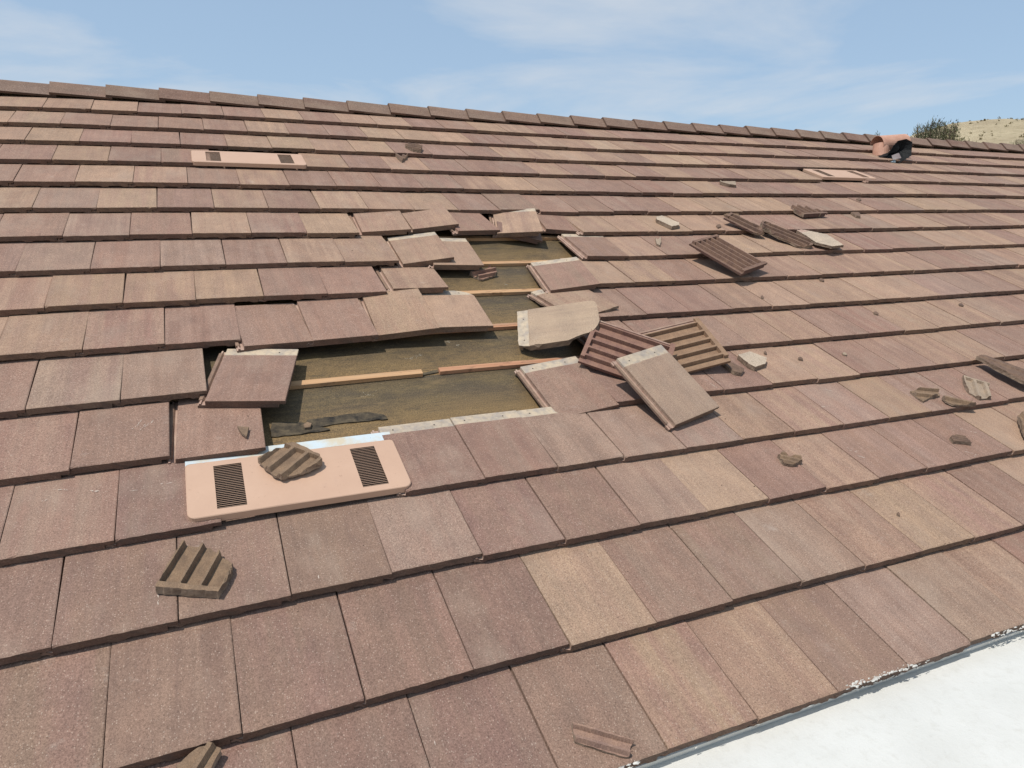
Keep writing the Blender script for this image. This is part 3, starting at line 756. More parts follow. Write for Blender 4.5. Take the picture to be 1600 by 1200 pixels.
# broken halves lying face down on the right
def broken_half(label, px, poly, yaw, h, rx=0.0, ry=0.0, seed=1, col=BRNK):
    c = at(px[0], px[1], h); ys = [p[1] for p in poly]; xs = [p[0] for p in poly]; xc = (min(xs) + max(xs)) / 2; yc = (min(ys) + max(ys)) / 2
    g = full_tile(rough_poly(poly, .0022, .014, seed), 0.003, edge_broken())
    Rm = Euler((rx - T / EX, math.pi + ry, yaw), 'XYZ').to_matrix(); p = c - Rm @ Vector((xc, yc, T / 2))
    loose("broken_tile", label, "roof tile", g, Matrix.Translation(p) @ Rm.to_4x4(), (col[0], col[1], (seed, 2, 5)), "broken tiles scattered on the right")
broken_half("rounded brown ribbed tile half, uppermost of the big pieces on the right", (1260, 329), [(-.18, 0), (.12, 0), (.11, .10), (.09, .17), (.06, .20), (.02, .19), (-.03, .205), (-.07, .17), (-.12, .14), (-.16, .07)], 0.10, .035, 0.10, 0.0, 3)
broken_half("long brown ribbed piece, left one of the two overlapping dark pieces", (1165, 351), [(.035, .42), (.1524, .42), (.1524, .16), (.12, .12), (.075, .10), (.05, .14), (.03, .20), (.045, .30)], 0.50, .035, 0.02, -0.06, 4)
broken_half("long jagged brown ribbed piece, right one of the two overlapping dark pieces", (1227, 368), [(-.03, .04), (.05, .0), (.10, .02), (.1524, .09), (.13, .16), (.14, .24), (.11, .31), (.10, .38), (.03, .42), (-.01, .42), (-.035, .30)], 0.62, .045, 0.03, -0.05, 5)
# fragments --------------------------------------------------------
FRAG = "broken tile pieces scattered on the roof"
def piece(name, label, px, ribdir, th=0.016, h=0.001, ribs=True, kt=1.0, bar=0, colr=None, rough=0.003, ribh=0.012, period=0.056, ribw=0.020, tilt=(0, 0), deck=False, lift=0.0, group=FRAG, cat="tile piece", phase=0.5, ew=0.006, cell=0.007, seed=None):
    """a chunk of tile: outline measured on the roof surface, real thickness, ribs along ribdir (two photo points)"""
    f = (lambda a, b: at_deck(a, b)) if deck else (lambda a, b: at(a, b, th * .8 + lift))
    P = [f(*p) for p in px]; c = sum(P, Vector()) / len(P)
    a0, a1 = f(*ribdir[0]), f(*ribdir[1]); ang = math.atan2((a1 - a0).y, (a1 - a0).x)
    Mz = Matrix.Rotation(ang, 3, 'Z'); inv = Mz.inverted()
    loc = [inv @ (p - c) for p in P]; seed = seed or int(px[0][0] * 7 + px[0][1])
    poly = rough_poly([(p.x, p.y) for p in loc], rough, 0.012, seed)
    x0 = min(p[0] for p in poly); x1 = max(p[0] for p in poly); y0 = min(p[1] for p in poly); y1 = max(p[1] for p in poly)
    cx = max(2, min(60, int((x1 - x0) / cell)))
    ys = set(lin(y0, y1, max(2, min(60, int((y1 - y0) / cell)))))
    ribc = []
    if ribs:
        y = y0 + period * phase
        while y < y1 + .01:
            ribc.append(y)
            for d in (-ribw / 2 - ew, -ribw / 2, ribw / 2, ribw / 2 + ew): ys.add(y + d)
            y += period
        ys = {y for y in ys if y0 - 1e-6 <= y <= y1 + 1e-6}
    ys = sorted(ys); xs = lin(x0, x1, cx)
    if bar: xs = sorted(set(xs + ([x1 - .026, x1 - .023] if bar > 0 else [x0 + .026, x0 + .023])))
    s = seed * .1
    def zt(x, y):
        z = th
        for r in ribc:
            d = abs(y - r)
            if d < ribw / 2 + 1e-5: z = th + ribh
            elif d < ribw / 2 + ew: z = max(z, th + ribh * (1 - (d - ribw / 2) / ew))
        if bar > 0 and x > x1 - .0245: z = th + ribh
        if bar < 0 and x < x0 + .0245: z = th + ribh
        return z + 0.0015 * noise.noise(Vector((x * 60 + s, y * 60, s)))
    g = slab(poly, xs, ys, zt, lambda x, y: 0.0, ktop=kt, kbot=0.0, kside=2.0, rough=rough * .8)
    base = c.copy(); 
    if deck: base.z = wz(c.x, c.y) + ZD + 0.002
    else: base.z = surf(c.x, c.y) + h
    v = -c.y / EX
    tl = -T / EX if not deck else 0
    M = Matrix.Translation(base + Vector((0, 0, lift))) @ Euler((tl + tilt[0], tilt[1], 0)).to_matrix().to_4x4() @ Matrix.Rotation(ang, 4, 'Z')
    col = colr or ((0.26, 0.17, 0.13), (0.30, 0.20, 0.13))
    o = g.build(name, [MT, MBLACK], mat=MR @ M, cols=(col[0], col[1], (s, s * 2, s * 3))); tag(o, label, cat, group); return o
TAN = ((0.22, 0.155, 0.105), (0.21, 0.14, 0.088)); BRN = ((0.14, 0.09, 0.07), (0.115, 0.07, 0.055)); PALE = ((0.42, 0.335, 0.25), (0.40, 0.32, 0.24)); PNK = ((0.30, 0.19, 0.15), (0.30, 0.185, 0.15))
piece("tile_fragment", "ribbed golden brown fragment on the lower left tiles, below the near pink vent", [(244, 927), (283, 853), (305, 856), (330, 858), (356, 876), (364, 886), (362, 902), (342, 934)], ((262, 922), (300, 858)), 0.009, bar=-1, colr=TAN, ribh=0.021, period=0.060, ribw=0.007, phase=0.10, ew=.005, lift=.001)
piece("tile_fragment", "brown ribbed fragment resting on the near pink vent", [(403, 722), (440, 701), (458, 697), (500, 716), (504, 726), (478, 738), (440, 749), (425, 742)], ((412, 730), (450, 700)), 0.007, bar=1, colr=TAN, ribh=0.017, period=0.060, phase=0.26, ew=.010, ribw=.012, lift=0.025)
piece("tile_chip", "small golden triangular chip on the tile above the near pink vent", [(371, 667), (389, 668), (385, 683), (377, 677)], ((371, 667), (389, 668)), 0.010, ribs=False, colr=TAN, kt=1.0, rough=0.001, cell=.004)
piece("tile_fragment", "reddish brown fragment with a tan ridge at the very bottom edge, left", [(275, 1200), (294, 1170), (310, 1158), (322, 1157), (347, 1172), (335, 1192), (325, 1215), (290, 1222)], ((300, 1205), (325, 1165)), 0.022, colr=TAN, ribh=0.018, period=0.060, phase=0.55, lift=.012, ribw=.012, ew=.006)
piece("tile_fragment", "narrow pinkish broken strip near the bottom, left of the white flat roof", [(893, 1134), (940, 1146), (990, 1162), (985, 1168), (983, 1184), (975, 1184), (935, 1172), (898, 1160)], ((893, 1137), (988, 1163)), 0.009, colr=PNK, ribh=0.013, period=.036, phase=.35, ribw=.007, ew=.004, kt=1.0, rough=.0012, cell=.005)
piece("tile_fragment", "crumbled tan fragment lying alone on the right foreground tiles", [(1215, 712), (1222, 708), (1234, 715), (1250, 714), (1253, 722), (1240, 727), (1225, 724)], ((1215, 712), (1250, 720)), 0.016, colr=TAN, ribs=True, period=.03, ribh=.008, ribw=.008, rough=.004, cell=.005)
piece("tile_fragment", "short curved brown sliver on pinkish tiles near the right edge", [(1484, 684), (1494, 681), (1508, 684), (1518, 694), (1505, 692), (1490, 691)], ((1484, 684), (1518, 690)), 0.012, colr=BRN, ribs=True, period=.02, ribh=.006, ribw=.008, rough=.002, cell=.005)
piece("tile_fragment", "pale block shaped fragment just right of the golden tan face down tile", [(1153, 556), (1172, 551), (1198, 561), (1196, 570), (1180, 575), (1170, 570)], ((1153, 556), (1178, 574)), 0.026, colr=PALE, ribs=False, kt=0.0, rough=.002)
piece("tile_fragment", "dark stick like rib fragment beside the corner of the golden tan face down tile", [(1128, 567), (1135, 564), (1163, 577), (1158, 584), (1148, 582)], ((1128, 567), (1158, 580)), 0.020, colr=BRN, ribs=False, rough=.002)
piece("tile_fragment", "ribbed tan fragment with a beam like edge, right of the zigzag piece", [(1503, 590), (1512, 593), (1545, 603), (1546, 611), (1548, 616), (1543, 630), (1530, 624), (1513, 613), (1508, 606)], ((1511, 612), (1505, 592)), 0.009, bar=1, colr=PALE, ribh=0.015, period=.055, phase=.45, ribw=.014)
piece("tile_fragment", "zigzag tan fragment with a brown rim, left of the beam edged fragment", [(1422, 612), (1434, 610), (1465, 612), (1469, 619), (1460, 620), (1450, 624), (1443, 628), (1434, 622)], ((1424, 612), (1466, 616)), 0.010, colr=TAN, ribh=0.016, period=.07, phase=.88, ribw=.014)
piece("tile_fragment", "tan broken strip hanging over a course edge on the right", [(1472, 621), (1490, 622), (1514, 628), (1514, 634), (1520, 641), (1510, 641), (1490, 633), (1478, 628)], ((1474, 622), (1514, 631)), 0.010, colr=TAN, ribh=0.016, period=.06, phase=.80, ribw=.014, lift=.006)
piece("broken_tile", "long brown slab of tile jutting in from the right frame edge", [(1530, 550), (1545, 549), (1600, 578), (1640, 600), (1640, 616), (1600, 597), (1560, 577), (1536, 562)], ((1532, 552), (1600, 586)), 0.020, colr=BRN, ribs=True, period=.10, ribh=.006, ribw=.03, kt=1.0, lift=.045, rough=.003)
piece("tile_fragment", "tan ribbed fragment cut by the right frame edge, below the long slab", [(1590, 650), (1600, 646), (1625, 660), (1625, 690), (1600, 680)], ((1592, 652), (1610, 676)), 0.012, colr=TAN, ribh=.014, period=.05, phase=.5, ribw=.016, lift=.02)
piece("broken_tile", "cream faced broken piece with jagged rim at the right end of the dark pieces", [(1247, 355), (1255, 354), (1293, 367), (1318, 385), (1316, 389), (1300, 387), (1275, 380), (1262, 371)], ((1250, 356), (1316, 386)), 0.020, colr=PALE, ribs=False, kt=0.0, rough=.004, lift=.022)
piece("tile_chip", "thin grey chip at the upper left tip of the dark ribbed pieces", [(1131, 336), (1136, 333), (1154, 333), (1156, 339), (1140, 341)], ((1131, 336), (1155, 337)), 0.010, colr=TAN, ribs=True, ribh=.005, period=.03, ribw=.008, cell=.005)
piece("tile_fragment", "white faced brick shaped fragment on the tiles left of the dark ribbed pieces", [(1025, 340), (1034, 338), (1061, 349), (1061, 353), (1050, 355), (1026, 344)], ((1027, 342), (1056, 353)), 0.026, colr=PALE, ribs=False, kt=0.0, rough=.0015)
piece("tile_chip", "small forked pale chip standing at a course edge below the white faced fragment", [(1024, 372), (1028, 375), (1032, 370), (1033, 378), (1031, 384), (1026, 382)], ((1025, 372), (1031, 384)), 0.014, colr=PALE, ribs=False, kt=1.0, rough=.002, cell=.004)
piece("tile_chip", "tiny dark chip between the white faced fragment and the dark ribbed pieces", [(1119, 353), (1124, 350), (1127, 354), (1122, 356)], ((1119, 353), (1126, 354)), 0.012, colr=BRN, ribs=False, rough=.001, cell=.004)
piece("tile_fragment", "small pale topped block on the upper right tiles, above the white faced fragment", [(1125, 282), (1129, 280), (1149, 284), (1150, 290), (1140, 289), (1126, 285)], ((1126, 283), (1149, 288)), 0.026, colr=PALE, ribs=False, kt=1.0, rough=.001)
piece("tile_fragment", "short brown rod like shard between two courses at the upper right", [(1329, 321), (1334, 320), (1344, 334), (1344, 339), (1338, 338), (1332, 328)], ((1331, 321), (1342, 337)), 0.018, colr=BRN, ribs=False, rough=.001)
piece("tile_chip", "tiny curled chip below the far right pink vent", [(1338, 311), (1344, 310), (1346, 312), (1343, 314)], ((1338, 311), (1346, 312)), 0.012, colr=BRN, ribs=False, rough=.001, cell=.004)
piece("tile_fragment", "dusty brown piece in the upper middle tiles, higher of the two there", [(633, 228), (640, 225), (655, 228), (660, 231), (658, 236), (645, 234)], ((635, 228), (658, 233)), 0.024, colr=BRN, ribs=True, period=.05, ribh=.012, ribw=.014, rough=.003)
piece("tile_fragment", "dark two pronged piece in the upper middle tiles, lower of the two there", [(617, 241), (625, 240), (638, 241), (634, 248), (628, 252), (622, 247)], ((618, 242), (630, 250)), 0.018, colr=BRN, ribs=True, period=.05, ribh=.012, ribw=.014, rough=.003)
piece("tile_fragment", "reddish ribbed fragment lying on the bare felt inside the upper part of the hole", [(733, 431), (742, 425), (752, 429), (765, 420), (776, 427), (774, 433), (752, 440), (742, 436)], ((738, 432), (770, 426)), 0.012, colr=((.30, .17, .13), (.30, .16, .12)), ribh=.018, period=.05, phase=.5, ribw=.010, deck=True)
piece("tile_chip", "small brown chip on the bare felt just above the near pink vent", [(474, 668), (480, 664), (487, 666), (485, 672), (476, 673)], ((474, 668), (487, 669)), 0.014, colr=TAN, ribs=False, deck=True, rough=.002, cell=.004)
chips = [((1502, 476), "small dark curled chip on the pinkish tiles at the far right, middle height"), ((1284, 437), "thin upright sliver at a course edge below the dark ribbed pieces"), ((1191, 464), "tiny chip on a sand tile right of the golden tan face down tile"),
         ((1251, 560), "tiny dark rod shaped chip right of the pale block shaped fragment"), ((1320, 553), "tiny pale rod shaped chip between the dark rod chip and the long slab"), ((1404, 803), "single dark crumb on the right foreground tiles"), ((1196, 551), "crumb just above the pale block shaped fragment"), ((1369, 489), "short brown twig like chip on a sand tile at the right")]
for k, ((x, y), lab) in enumerate(chips):
    s = 4 if k not in (5, 6, 2) else 2.4
    piece("tile_chip", lab, [(x - s, y - 1), (x, y - 2.2), (x + s, y + 1.2), (x + s * .6, y + 2.6), (x - s * .7, y + 1.2)], ((x - s, y), (x + s, y + 1)), 0.009, colr=BRN if k != 4 else PALE, ribs=False, kt=1.0, rough=.0008, cell=.003)

# grit and slivers nobody could count
g = Geo(); rr = random.Random(77)
def crumb(P, s):
    a = [P + Vector((rr.uniform(-1, 1) * s, rr.uniform(-1, 1) * s, -.001)) for _ in range(3)] + [P + Vector((rr.uniform(-.4, .4) * s, rr.uniform(-.4, .4) * s, s * rr.uniform(.5, 1.1)))]
    i0 = [g.vert(q, q) for q in a]
    for f in ((0, 1, 3), (1, 2, 3), (2, 0, 3), (0, 2, 1)): g.face(*[i0[k] for k in f])
for cx, cy, sx, sy, n in ((1160, 585, 60, 30, 60), (1230, 385, 60, 25, 60), (1480, 625, 60, 30, 60), (1000, 560, 60, 40, 50), (450, 740, 70, 25, 30), (310, 900, 40, 25, 25), (900, 470, 90, 50, 50), (700, 470, 100, 60, 40), (1250, 720, 60, 30, 25), (1350, 480, 140, 60, 60), (640, 240, 40, 12, 20), (350, 700, 60, 30, 20), (1380, 260, 50, 12, 30), (900, 800, 500, 200, 90)):
    for _ in range(n):
        x, y = rr.gauss(cx, sx), rr.gauss(cy, sy)
        if not (5 < x < 1590 and 170 < y < 1190): continue
        if 415 < x < 850 and 400 < y < 660: continue
        crumb(at(x, y, .0008), rr.choice((.0012, .0018, .0018, .0026, .004)))
for r in range(2, 17):          # swept into the step below each nose
    for _ in range(16):
        X = rr.uniform(-1.0, 8.0); Y = rowY(r) - rr.uniform(.001, .012); crumb(Vector((X, Y, surf(X, Y) + .0008)), rr.choice((.0015, .0022, .003)))
o = g.build("grit", simple_mat("mortar_grit", (0.22, 0.155, 0.11), (0.10, 0.07, 0.055), 60, 0.9, 0.1), mat=MR.copy()); tag(o, kind='stuff')
# ---------------------------------------------------------------- pink vents
def rrect(x0, x1, y0, y1, r, rt, n=5):
    pts = []
    for cx, cy, a0, rad in ((x1 - r, y0 + r, -90, r), (x1 - rt, y1 - rt, 0, rt), (x0 + rt, y1 - rt, 90, rt), (x0 + r, y0 + r, 180, r)):
        for k in range(n + 1):
            a = math.radians(a0 + 90 * k / n); pts.append((cx + rad * math.cos(a), cy + rad * math.sin(a)))
    return pts
def make_vent(M, label, detail=True, w=0.738, d=0.292, flange=0.075):
    sw = 0.21 if detail else 0.05
    root = empty("roof_vent", mat=MR @ M); tag(root, label, "vent", "pink metal roof vents")
    hx = w / 2; th = 0.027
    lv = [(-hx + 0.090, -hx + 0.182), (hx - 0.172, hx - 0.080)]; ly0, ly1 = 0.030, 0.262
    g = Geo()
    outer = rrect(-hx, hx, 0, d, 0.030, 0.015); outer2 = rrect(-hx + .0022, hx - .0022, 0.0022, d - .0022, 0.029, 0.014)
    # top plate built of strips between and round the louvre openings
    xs = [-hx, -hx + .035, lv[0][0], lv[0][1], lv[1][0], lv[1][1], hx - .035, hx]; ys = [0, .035 * .28, ly0, ly1, d]
    poly = outer2
    nb = {}
    XX = sorted(set(lin(-hx, lv[0][0], 8) + [lv[0][1]] + lin(lv[0][1], lv[1][0], 10) + [lv[1][1]] + lin(lv[1][1], hx, 8))); YY = sorted(set(lin(0, ly0, 4) + lin(ly0, ly1, 8) + lin(ly1, d, 4)))
    def inl(x, y): return any(a < x < b for a, b in lv) and ly0 < y < ly1
    vid = {}
    def P(i, j):
        x, y = XX[i], YY[j]
        if not in_poly(x * .9999, y, poly) or i in (0, len(XX) - 1) or j in (0, len(YY) - 1):
            q = near_poly(x, y, poly); x, y = q[1], q[2]
        return x, y
    for i in range(len(XX) - 1):
        for j in range(len(YY) - 1):
            if inl((XX[i] + XX[i + 1]) / 2, (YY[j] + YY[j + 1]) / 2): continue
            ids = []
            for a, b in ((i, j), (i + 1, j), (i + 1, j + 1), (i, j + 1)):
                if (a, b) not in vid:
                    x, y = P(a, b); vid[a, b] = g.vert((x, y, th + 0.0012 * noise.noise(Vector((x * 6, y * 6, 2)))), (x, y, 0))
                ids.append(vid[a, b])
            g.face(*ids)
    n = len(outer)
    r0 = [g.vert((x, y, th), (x, y, 0)) for x, y in outer2]; r1 = [g.vert((x, y, th - .0022), (x, y, 0)) for x, y in outer]; r2 = [g.vert((x, y, 0.0), (x, y, 0)) for x, y in outer]
    for k in range(n):
        q = (k + 1) % n; g.face(r1[k], r1[q], r0[q], r0[k]); g.face(r2[k], r2[q], r1[q], r1[k])
    body = g.build("vent_cover", MPINK, parent=root)
    for a, b in lv:   # dark throat below the slots
        g = Geo(); g.box(((a + b) / 2, (ly0 + ly1) / 2, 0.012), ((b - a) / 2 - .001, (ly1 - ly0) / 2 - .001, 0.002))
        g.build("vent_throat", MBLACK, parent=root)
    for a, b in lv:
        g = Geo(); ns = 24; p = (ly1 - ly0) / ns
        for k in range(ns):
            y = ly0 + p * (k + 0.62)
            R_ = Matrix.Rotation(-0.55, 3, 'X')
            g.box(((a + b) / 2, y, th - 0.0022), ((b - a) / 2 + .001, p * sw, 0.0005), R_)
        g.build("louvre", MPINK, parent=root)
    g = Geo()
    fx0, fx1 = -0.085 - 0.07, hx + .006
    g.box(((-hx + fx1) / 2, d + flange / 2 - .004, 0.0105), ((fx1 + hx) / 2, flange / 2, 0.0015))
    mf = simple_mat("galvanised_flange", (0.50, 0.56, 0.58), (0.52, 0.45, 0.33), 9, 0.45, 0.5, lo=.45, hi=.62)
    if detail: g.build("flange", mf, parent=root)
    return root
def vent_matrix(u, v, dz=0.0, rz=0.0):
    X = u * W; Y = -v * EX
    return Matrix.Translation((X, Y, wz(X, Y) - 0.020 + dz)) @ Euler((-(T - .004) / EX, 0, rz)).to_matrix().to_4x4()
make_vent(vent_matrix(1.40, 12.945, 0.004), "pink metal flat vent nearest the camera with two louvred grilles, below the hole")
make_vent(vent_matrix(1.86, 4.02, 0.004, -.01), "pink metal flat vent high on the left side of the roof", False)
make_vent(vent_matrix(20.4, 3.86, 0.0), "pink metal flat vent far away on the right, below the wrecked pipe cap", False)

# ---------------------------------------------------------------- wrecked pipe vent (far right)
jp = at(1398, 246, 0.0)
JM = MR @ Matrix.Translation((jp.x, jp.y, surf(jp.x, jp.y)))
JS = 1.0
jack = empty("pipe_vent", mat=JM); tag(jack, "wrecked pink pipe vent with black flashing bent up, near the ridge", "pipe vent")
def jpt(px, py, depth=0.0):
    """offset from the vent foot, in the vertical plane facing the camera path at that distance"""
    d0 = ray(1398, 246); d1 = ray(px, py); s = (jp - CP).length / d0.length
    return (d1 * (s + depth) + CP) - Vector((jp.x, jp.y, surf(jp.x, jp.y)))
def tube(g, c0, c1, r, a0=0, a1=360, n=20, th=0.003, up=Vector((0, 0, 1))):
    ax = (c1 - c0).normalized(); s = ax.cross(up).normalized(); u2 = s.cross(ax)
    rings = []
    for c, dr in ((c0, 0), (c1, 0), (c1, -th), (c0, -th)):
        rings.append([g.vert(c + (s * math.cos(math.radians(a0 + (a1 - a0) * k / n)) + u2 * math.sin(math.radians(a0 + (a1 - a0) * k / n))) * (r + dr), c) for k in range(n + 1)])
    for k in range(n):
        for a in range(4): g.face(rings[a][k], rings[a][k + 1], rings[(a + 1) % 4][k + 1], rings[(a + 1) % 4][k])
MPINKD = simple_mat("faded_pink_paint", (0.42, 0.225, 0.155), (0.52, 0.30, 0.215), 12, 0.6, 0.3)
g = Geo(); a, b = jpt(1370, 227), jpt(1412, 224, 0.10)
tube(g, a, b, 0.105, -15, 195); g.build("hood", MPINKD, parent=jack)
g = Geo(); a = jpt(1376, 246); b = jpt(1377, 226); tube(g, a, b, 0.088, 0, 360); g.build("collar", MPINKD, parent=jack)
MSHEET = simple_mat("black_mastic_sheet", (0.006, 0.007, 0.008), (0.04, 0.045, 0.05), 14, 0.6, 0.15, 0.02, 18, lo=.62, hi=.85)
g = Geo()
outl = [(1363, 249), (1383, 243), (1393, 228), (1404, 220), (1418, 217), (1427, 222), (1428, 234), (1424, 243), (1415, 249), (1402, 255), (1385, 254)]
cen = jpt(1406, 234, -0.07)
ctr = g.vert(cen, cen); rings = []
for f in (0.35, 0.7, 1.0):
    ring = []
    for k, (x, y) in enumerate(outl):
        p = jpt(x, y, -0.15); p = cen.lerp(p, f) + Vector((0.03, -0.05, 0.015)) * noise.noise(Vector((x * .09, y * .11, f * 3)))
        ring.append(g.vert(p, p))
    rings.append(ring)
nr = len(outl)
for k in range(nr):
    q = (k + 1) % nr; g.face(ctr, rings[0][k], rings[0][q])
    for l in range(2): g.face(rings[l][k], rings[l + 1][k], rings[l + 1][q], rings[l][q])
o = g.build("flashing", MSHEET, parent=jack); md = o.modifiers.new("t", 'SOLIDIFY'); md.thickness = 0.004
MSTRIP = simple_mat("blue_grey_tape", (0.30, 0.38, 0.42), (0.2, 0.25, 0.28), 10, 0.4, 0.5)
g = Geo()
q = [jpt(1378, 250, -.19), jpt(1399, 250, -.19), jpt(1399, 254, -.20), jpt(1382, 253, -.20)]; ids = [g.vert(p, p) for p in q]; g.face(*ids)
o = g.build("tape_strip", MSTRIP, parent=jack); md = o.modifiers.new("t", 'SOLIDIFY'); md.thickness = 0.004
g = Geo(); q = [jpt(1393, 243, -.21), jpt(1404, 239, -.21), jpt(1408, 247, -.21), jpt(1395, 250, -.21)]; ids = [g.vert(p, p) for p in q]; g.face(*ids)
o = g.build("metal_scrap", simple_mat("dull_metal", (0.33, 0.31, 0.30), (0.25, 0.2, 0.2), 20), parent=jack); md = o.modifiers.new("t", 'SOLIDIFY'); md.thickness = 0.004

# ---------------------------------------------------------------- land, hill, bushes
CW = MR @ CP
def polar(az, dist): a = math.radians(az); return CW.x + dist * math.sin(a), CW.y + dist * math.cos(a)
MG = simple_mat("dry_ground", (0.42, 0.33, 0.20), (0.34, 0.27, 0.17), 0.08, 0.95, 0.1)
g = Geo(); q = [g.vert((x, y, -6.6), (x, y, 0)) for x, y in ((-5000, -5000), (5000, -5000), (5000, 5000), (-5000, 5000))]; g.face(*q)
tag(g.build("ground", MG), kind='structure')
def hill_mat():
    m, t, b = new_mat("dry_grass_hill")
    tcn = N_(t, 'ShaderNodeTexCoord'); o = tcn.outputs['Object']
    n = noise_n(t, o, 0.12, 8, 0.7); n2 = noise_n(t, vmul(t, o, (1, 1, 3)), 0.7, 8, 0.8)
    col = mixc(t, rng(t, n.outputs['Fac'], 0.35, 0.65), (0.60, 0.50, 0.33), (0.47, 0.38, 0.25))
    col = mixc(t, rng(t, n2.outputs['Fac'], 0.52, 0.66, 0, 0.7), col, (0.26, 0.21, 0.12))
    L_(t, col, b.inputs['Base Color']); b.inputs['Roughness'].default_value = 0.95; b.inputs['Specular IOR Level'].default_value = 0.1
    bump(t, b, n2.outputs['Fac'], 0.9, 1.2); return m
g = Geo(); ii = {}; NA, ND = 70, 40
def hill_el(az):
    if az > 54: return 5.78 + 0.12 * math.sin((az - 54) * .9) + 0.25 * min(1, (az - 54) / 30)
    return 5.78 - (54 - az) * 0.30
def hill_z(az, dist):
    s = min(1, max(0, (dist - 90) / 110)); s = s * s * (3 - 2 * s); top = CW.z + 200 * math.tan(math.radians(max(hill_el(az), -2)))
    x, y = polar(az, dist)
    return -6.6 - 0.5 + (top + 7.1) * s + 0.5 * noise.noise(Vector((x * .05, y * .05, 0))) * s + 0.18 * noise.noise(Vector((x * .3, y * .3, 0))) * s - (max(0, dist - 205) * .12)
for i in range(NA + 1):
    for j in range(ND + 1):
        az = 36 + 70 * i / NA; dist = 88 + 200 * j / ND; x, y = polar(az, dist); ii[i, j] = g.vert((x, y, hill_z(az, dist)), (x, y, 0))
for i in range(NA):
    for j in range(ND): g.face(ii[i, j], ii[i, j + 1], ii[i + 1, j + 1], ii[i + 1, j])
tag(g.build("hill", hill_mat(), smooth=True), kind='structure')
def leaf_mat(name, a, b_):
    m, t, b = new_mat(name); ob = attr(t, 'loc').outputs['Vector']; n = noise_n(t, ob, 3.0, 3, 0.6)
    col = mixc(t, rng(t, n.outputs['Fac'], 0.4, 0.6), a, b_); L_(t, col, b.inputs['Base Color']); b.inputs['Roughness'].default_value = 0.7; b.inputs['Specular IOR Level'].default_value = 0.2
    return m
MSCRUB = leaf_mat("scrub_leaves", (0.12, 0.10, 0.05), (0.22, 0.18, 0.09))
g = Geo(); rr = random.Random(3)
for k in range(520):
    az = rr.uniform(50, 72); dist = rr.uniform(110, 199); x, y = polar(az, dist); z = hill_z(az, dist); s = rr.uniform(.12, .34)
    for q in range(14):
        c = Vector((x, y, z)) + Vector((rr.gauss(0, s * .6), rr.gauss(0, s * .6), abs(rr.gauss(0, s * .5)))); a = Vector((rr.uniform(-1, 1), rr.uniform(-1, 1), rr.uniform(-1, 1))).normalized() * s * .5; b = Vector((rr.uniform(-1, 1), rr.uniform(-1, 1), rr.uniform(-1, 1))).normalized() * s * .5
        i0 = [g.vert(c - a, c), g.vert(c + b, c), g.vert(c + a, c), g.vert(c - b, c)]; g.face(*i0)
tag(g.build("hill_scrub", MSCRUB), kind='stuff')
MLEAF = leaf_mat("grey_green_leaves", (0.050, 0.066, 0.030), (0.115, 0.120, 0.058)); MBARK = simple_mat("bark", (0.14, 0.10, 0.07), (0.09, 0.065, 0.05), 20, 0.9)
MLEAF2 = leaf_mat("dry_flower_heads", (0.24, 0.21, 0.11), (0.34, 0.29, 0.16))
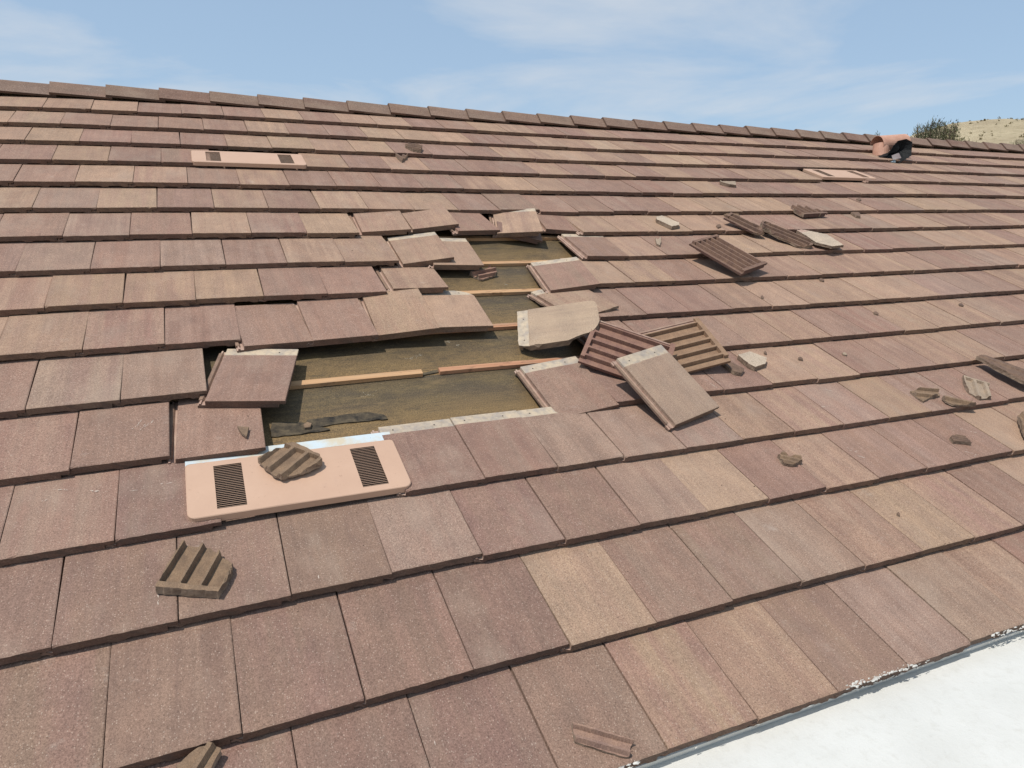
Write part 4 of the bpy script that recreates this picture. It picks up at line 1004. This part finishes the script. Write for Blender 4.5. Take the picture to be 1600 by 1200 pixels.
def shoot_tree(name, label, az0, az1, dist, eltop, nsh, seed, cat="tree", shape=None):
    rr = random.Random(seed); azm = (az0 + az1) / 2; x0, y0 = polar(azm, dist)
    root = empty(name, (x0, y0, -6.6)); tag(root, label, cat)
    g = Geo(); gb = Geo(); gd = Geo()
    halfw = dist * math.radians(az1 - az0) / 2; right = Vector((math.cos(math.radians(azm)), -math.sin(math.radians(azm)), 0)); fwd = Vector((right.y * -1, right.x, 0))
    ztop = CW.z + dist * math.tan(math.radians(eltop)) + 6.6
    def limb(p, q, r0, r1, gg):
        ax = (q - p).normalized(); s = ax.orthogonal().normalized(); u2 = ax.cross(s); R0 = [gg.vert(p + (s * math.cos(k * 1.2566) + u2 * math.sin(k * 1.2566)) * r0, p) for k in range(5)]; R1 = [gg.vert(q + (s * math.cos(k * 1.2566) + u2 * math.sin(k * 1.2566)) * r1, q) for k in range(5)]
        for k in range(5): gg.face(R0[k], R0[(k + 1) % 5], R1[(k + 1) % 5], R1[k])
    limb(Vector((0, 0, 0)), Vector((0, 0, ztop * .35)), 0.14, 0.10, gb)
    for k in range(nsh):
        t = rr.uniform(-1, 1); dp = rr.uniform(-.7, .7)
        hgt = ztop * (shape(t) if shape else 1 - .06 * abs(t)) - abs(rr.gauss(0, .12)) - .25 * abs(dp) * halfw * .3
        base = Vector((0, 0, ztop * rr.uniform(.3, .45))) ; tip = right * (t * halfw) + fwd * (dp * halfw) + Vector((0, 0, hgt))
        base = base + right * t * halfw * .5
        limb(base, tip, 0.018, 0.004, gb)
        n = 70
        for q in range(n):
            f = rr.random() ** .6; c = base.lerp(tip, .45 + .55 * f); ax = (tip - base).normalized()
            sp = 0.05 + .10 * (1 - f)
            c = c + Vector((rr.gauss(0, sp), rr.gauss(0, sp), rr.gauss(0, .04)))
            dr = (ax + Vector((rr.gauss(0, .45), rr.gauss(0, .45), rr.gauss(0, .3)))).normalized(); s = dr.orthogonal().normalized(); s = Matrix.Rotation(rr.uniform(0, 6.28), 3, dr) @ s
            l = rr.uniform(.05, .11); w = rr.uniform(.006, .013)
            tgt = gd if (shape and rr.random() < .22 and abs(t) > .3) else g
            i0 = [tgt.vert(c - s * w, c), tgt.vert(c + s * w, c), tgt.vert(c + dr * l, c)]; tgt.face(*i0)
    g.build("crown", MLEAF, parent=root); gb.build("trunk", MBARK, parent=root)
    if gd.v: gd.build("dry_seed_heads", MLEAF2, parent=root)
    return root
def shp(t):  # two tall plumes in the middle, low shoulders at both sides
    if t < -0.45: return 0.955 - .02 * (-t)
    if t > 0.62: return 0.95 - .03 * t
    return 0.985 + .012 * math.cos((t - .05) * 9)
shoot_tree("tree", "upright grey green tree with spiky shoots above the ridge, beside the dry hill", 50.9, 55.3, 24, 6.35, 190, 11, shape=shp)
shoot_tree("tree", "tiny green tree tip poking over the middle of the ridge", 31.9, 32.7, 30, 7.10, 12, 5)
shoot_tree("tree", "low green tree top barely showing over the ridge left of the pipe vent", 48.9, 50.6, 34, 5.62, 24, 6)
shoot_tree("tree", "dark bush top on the dry hill at the right frame edge", 57.2, 59.4, 60, 5.05, 60, 9)
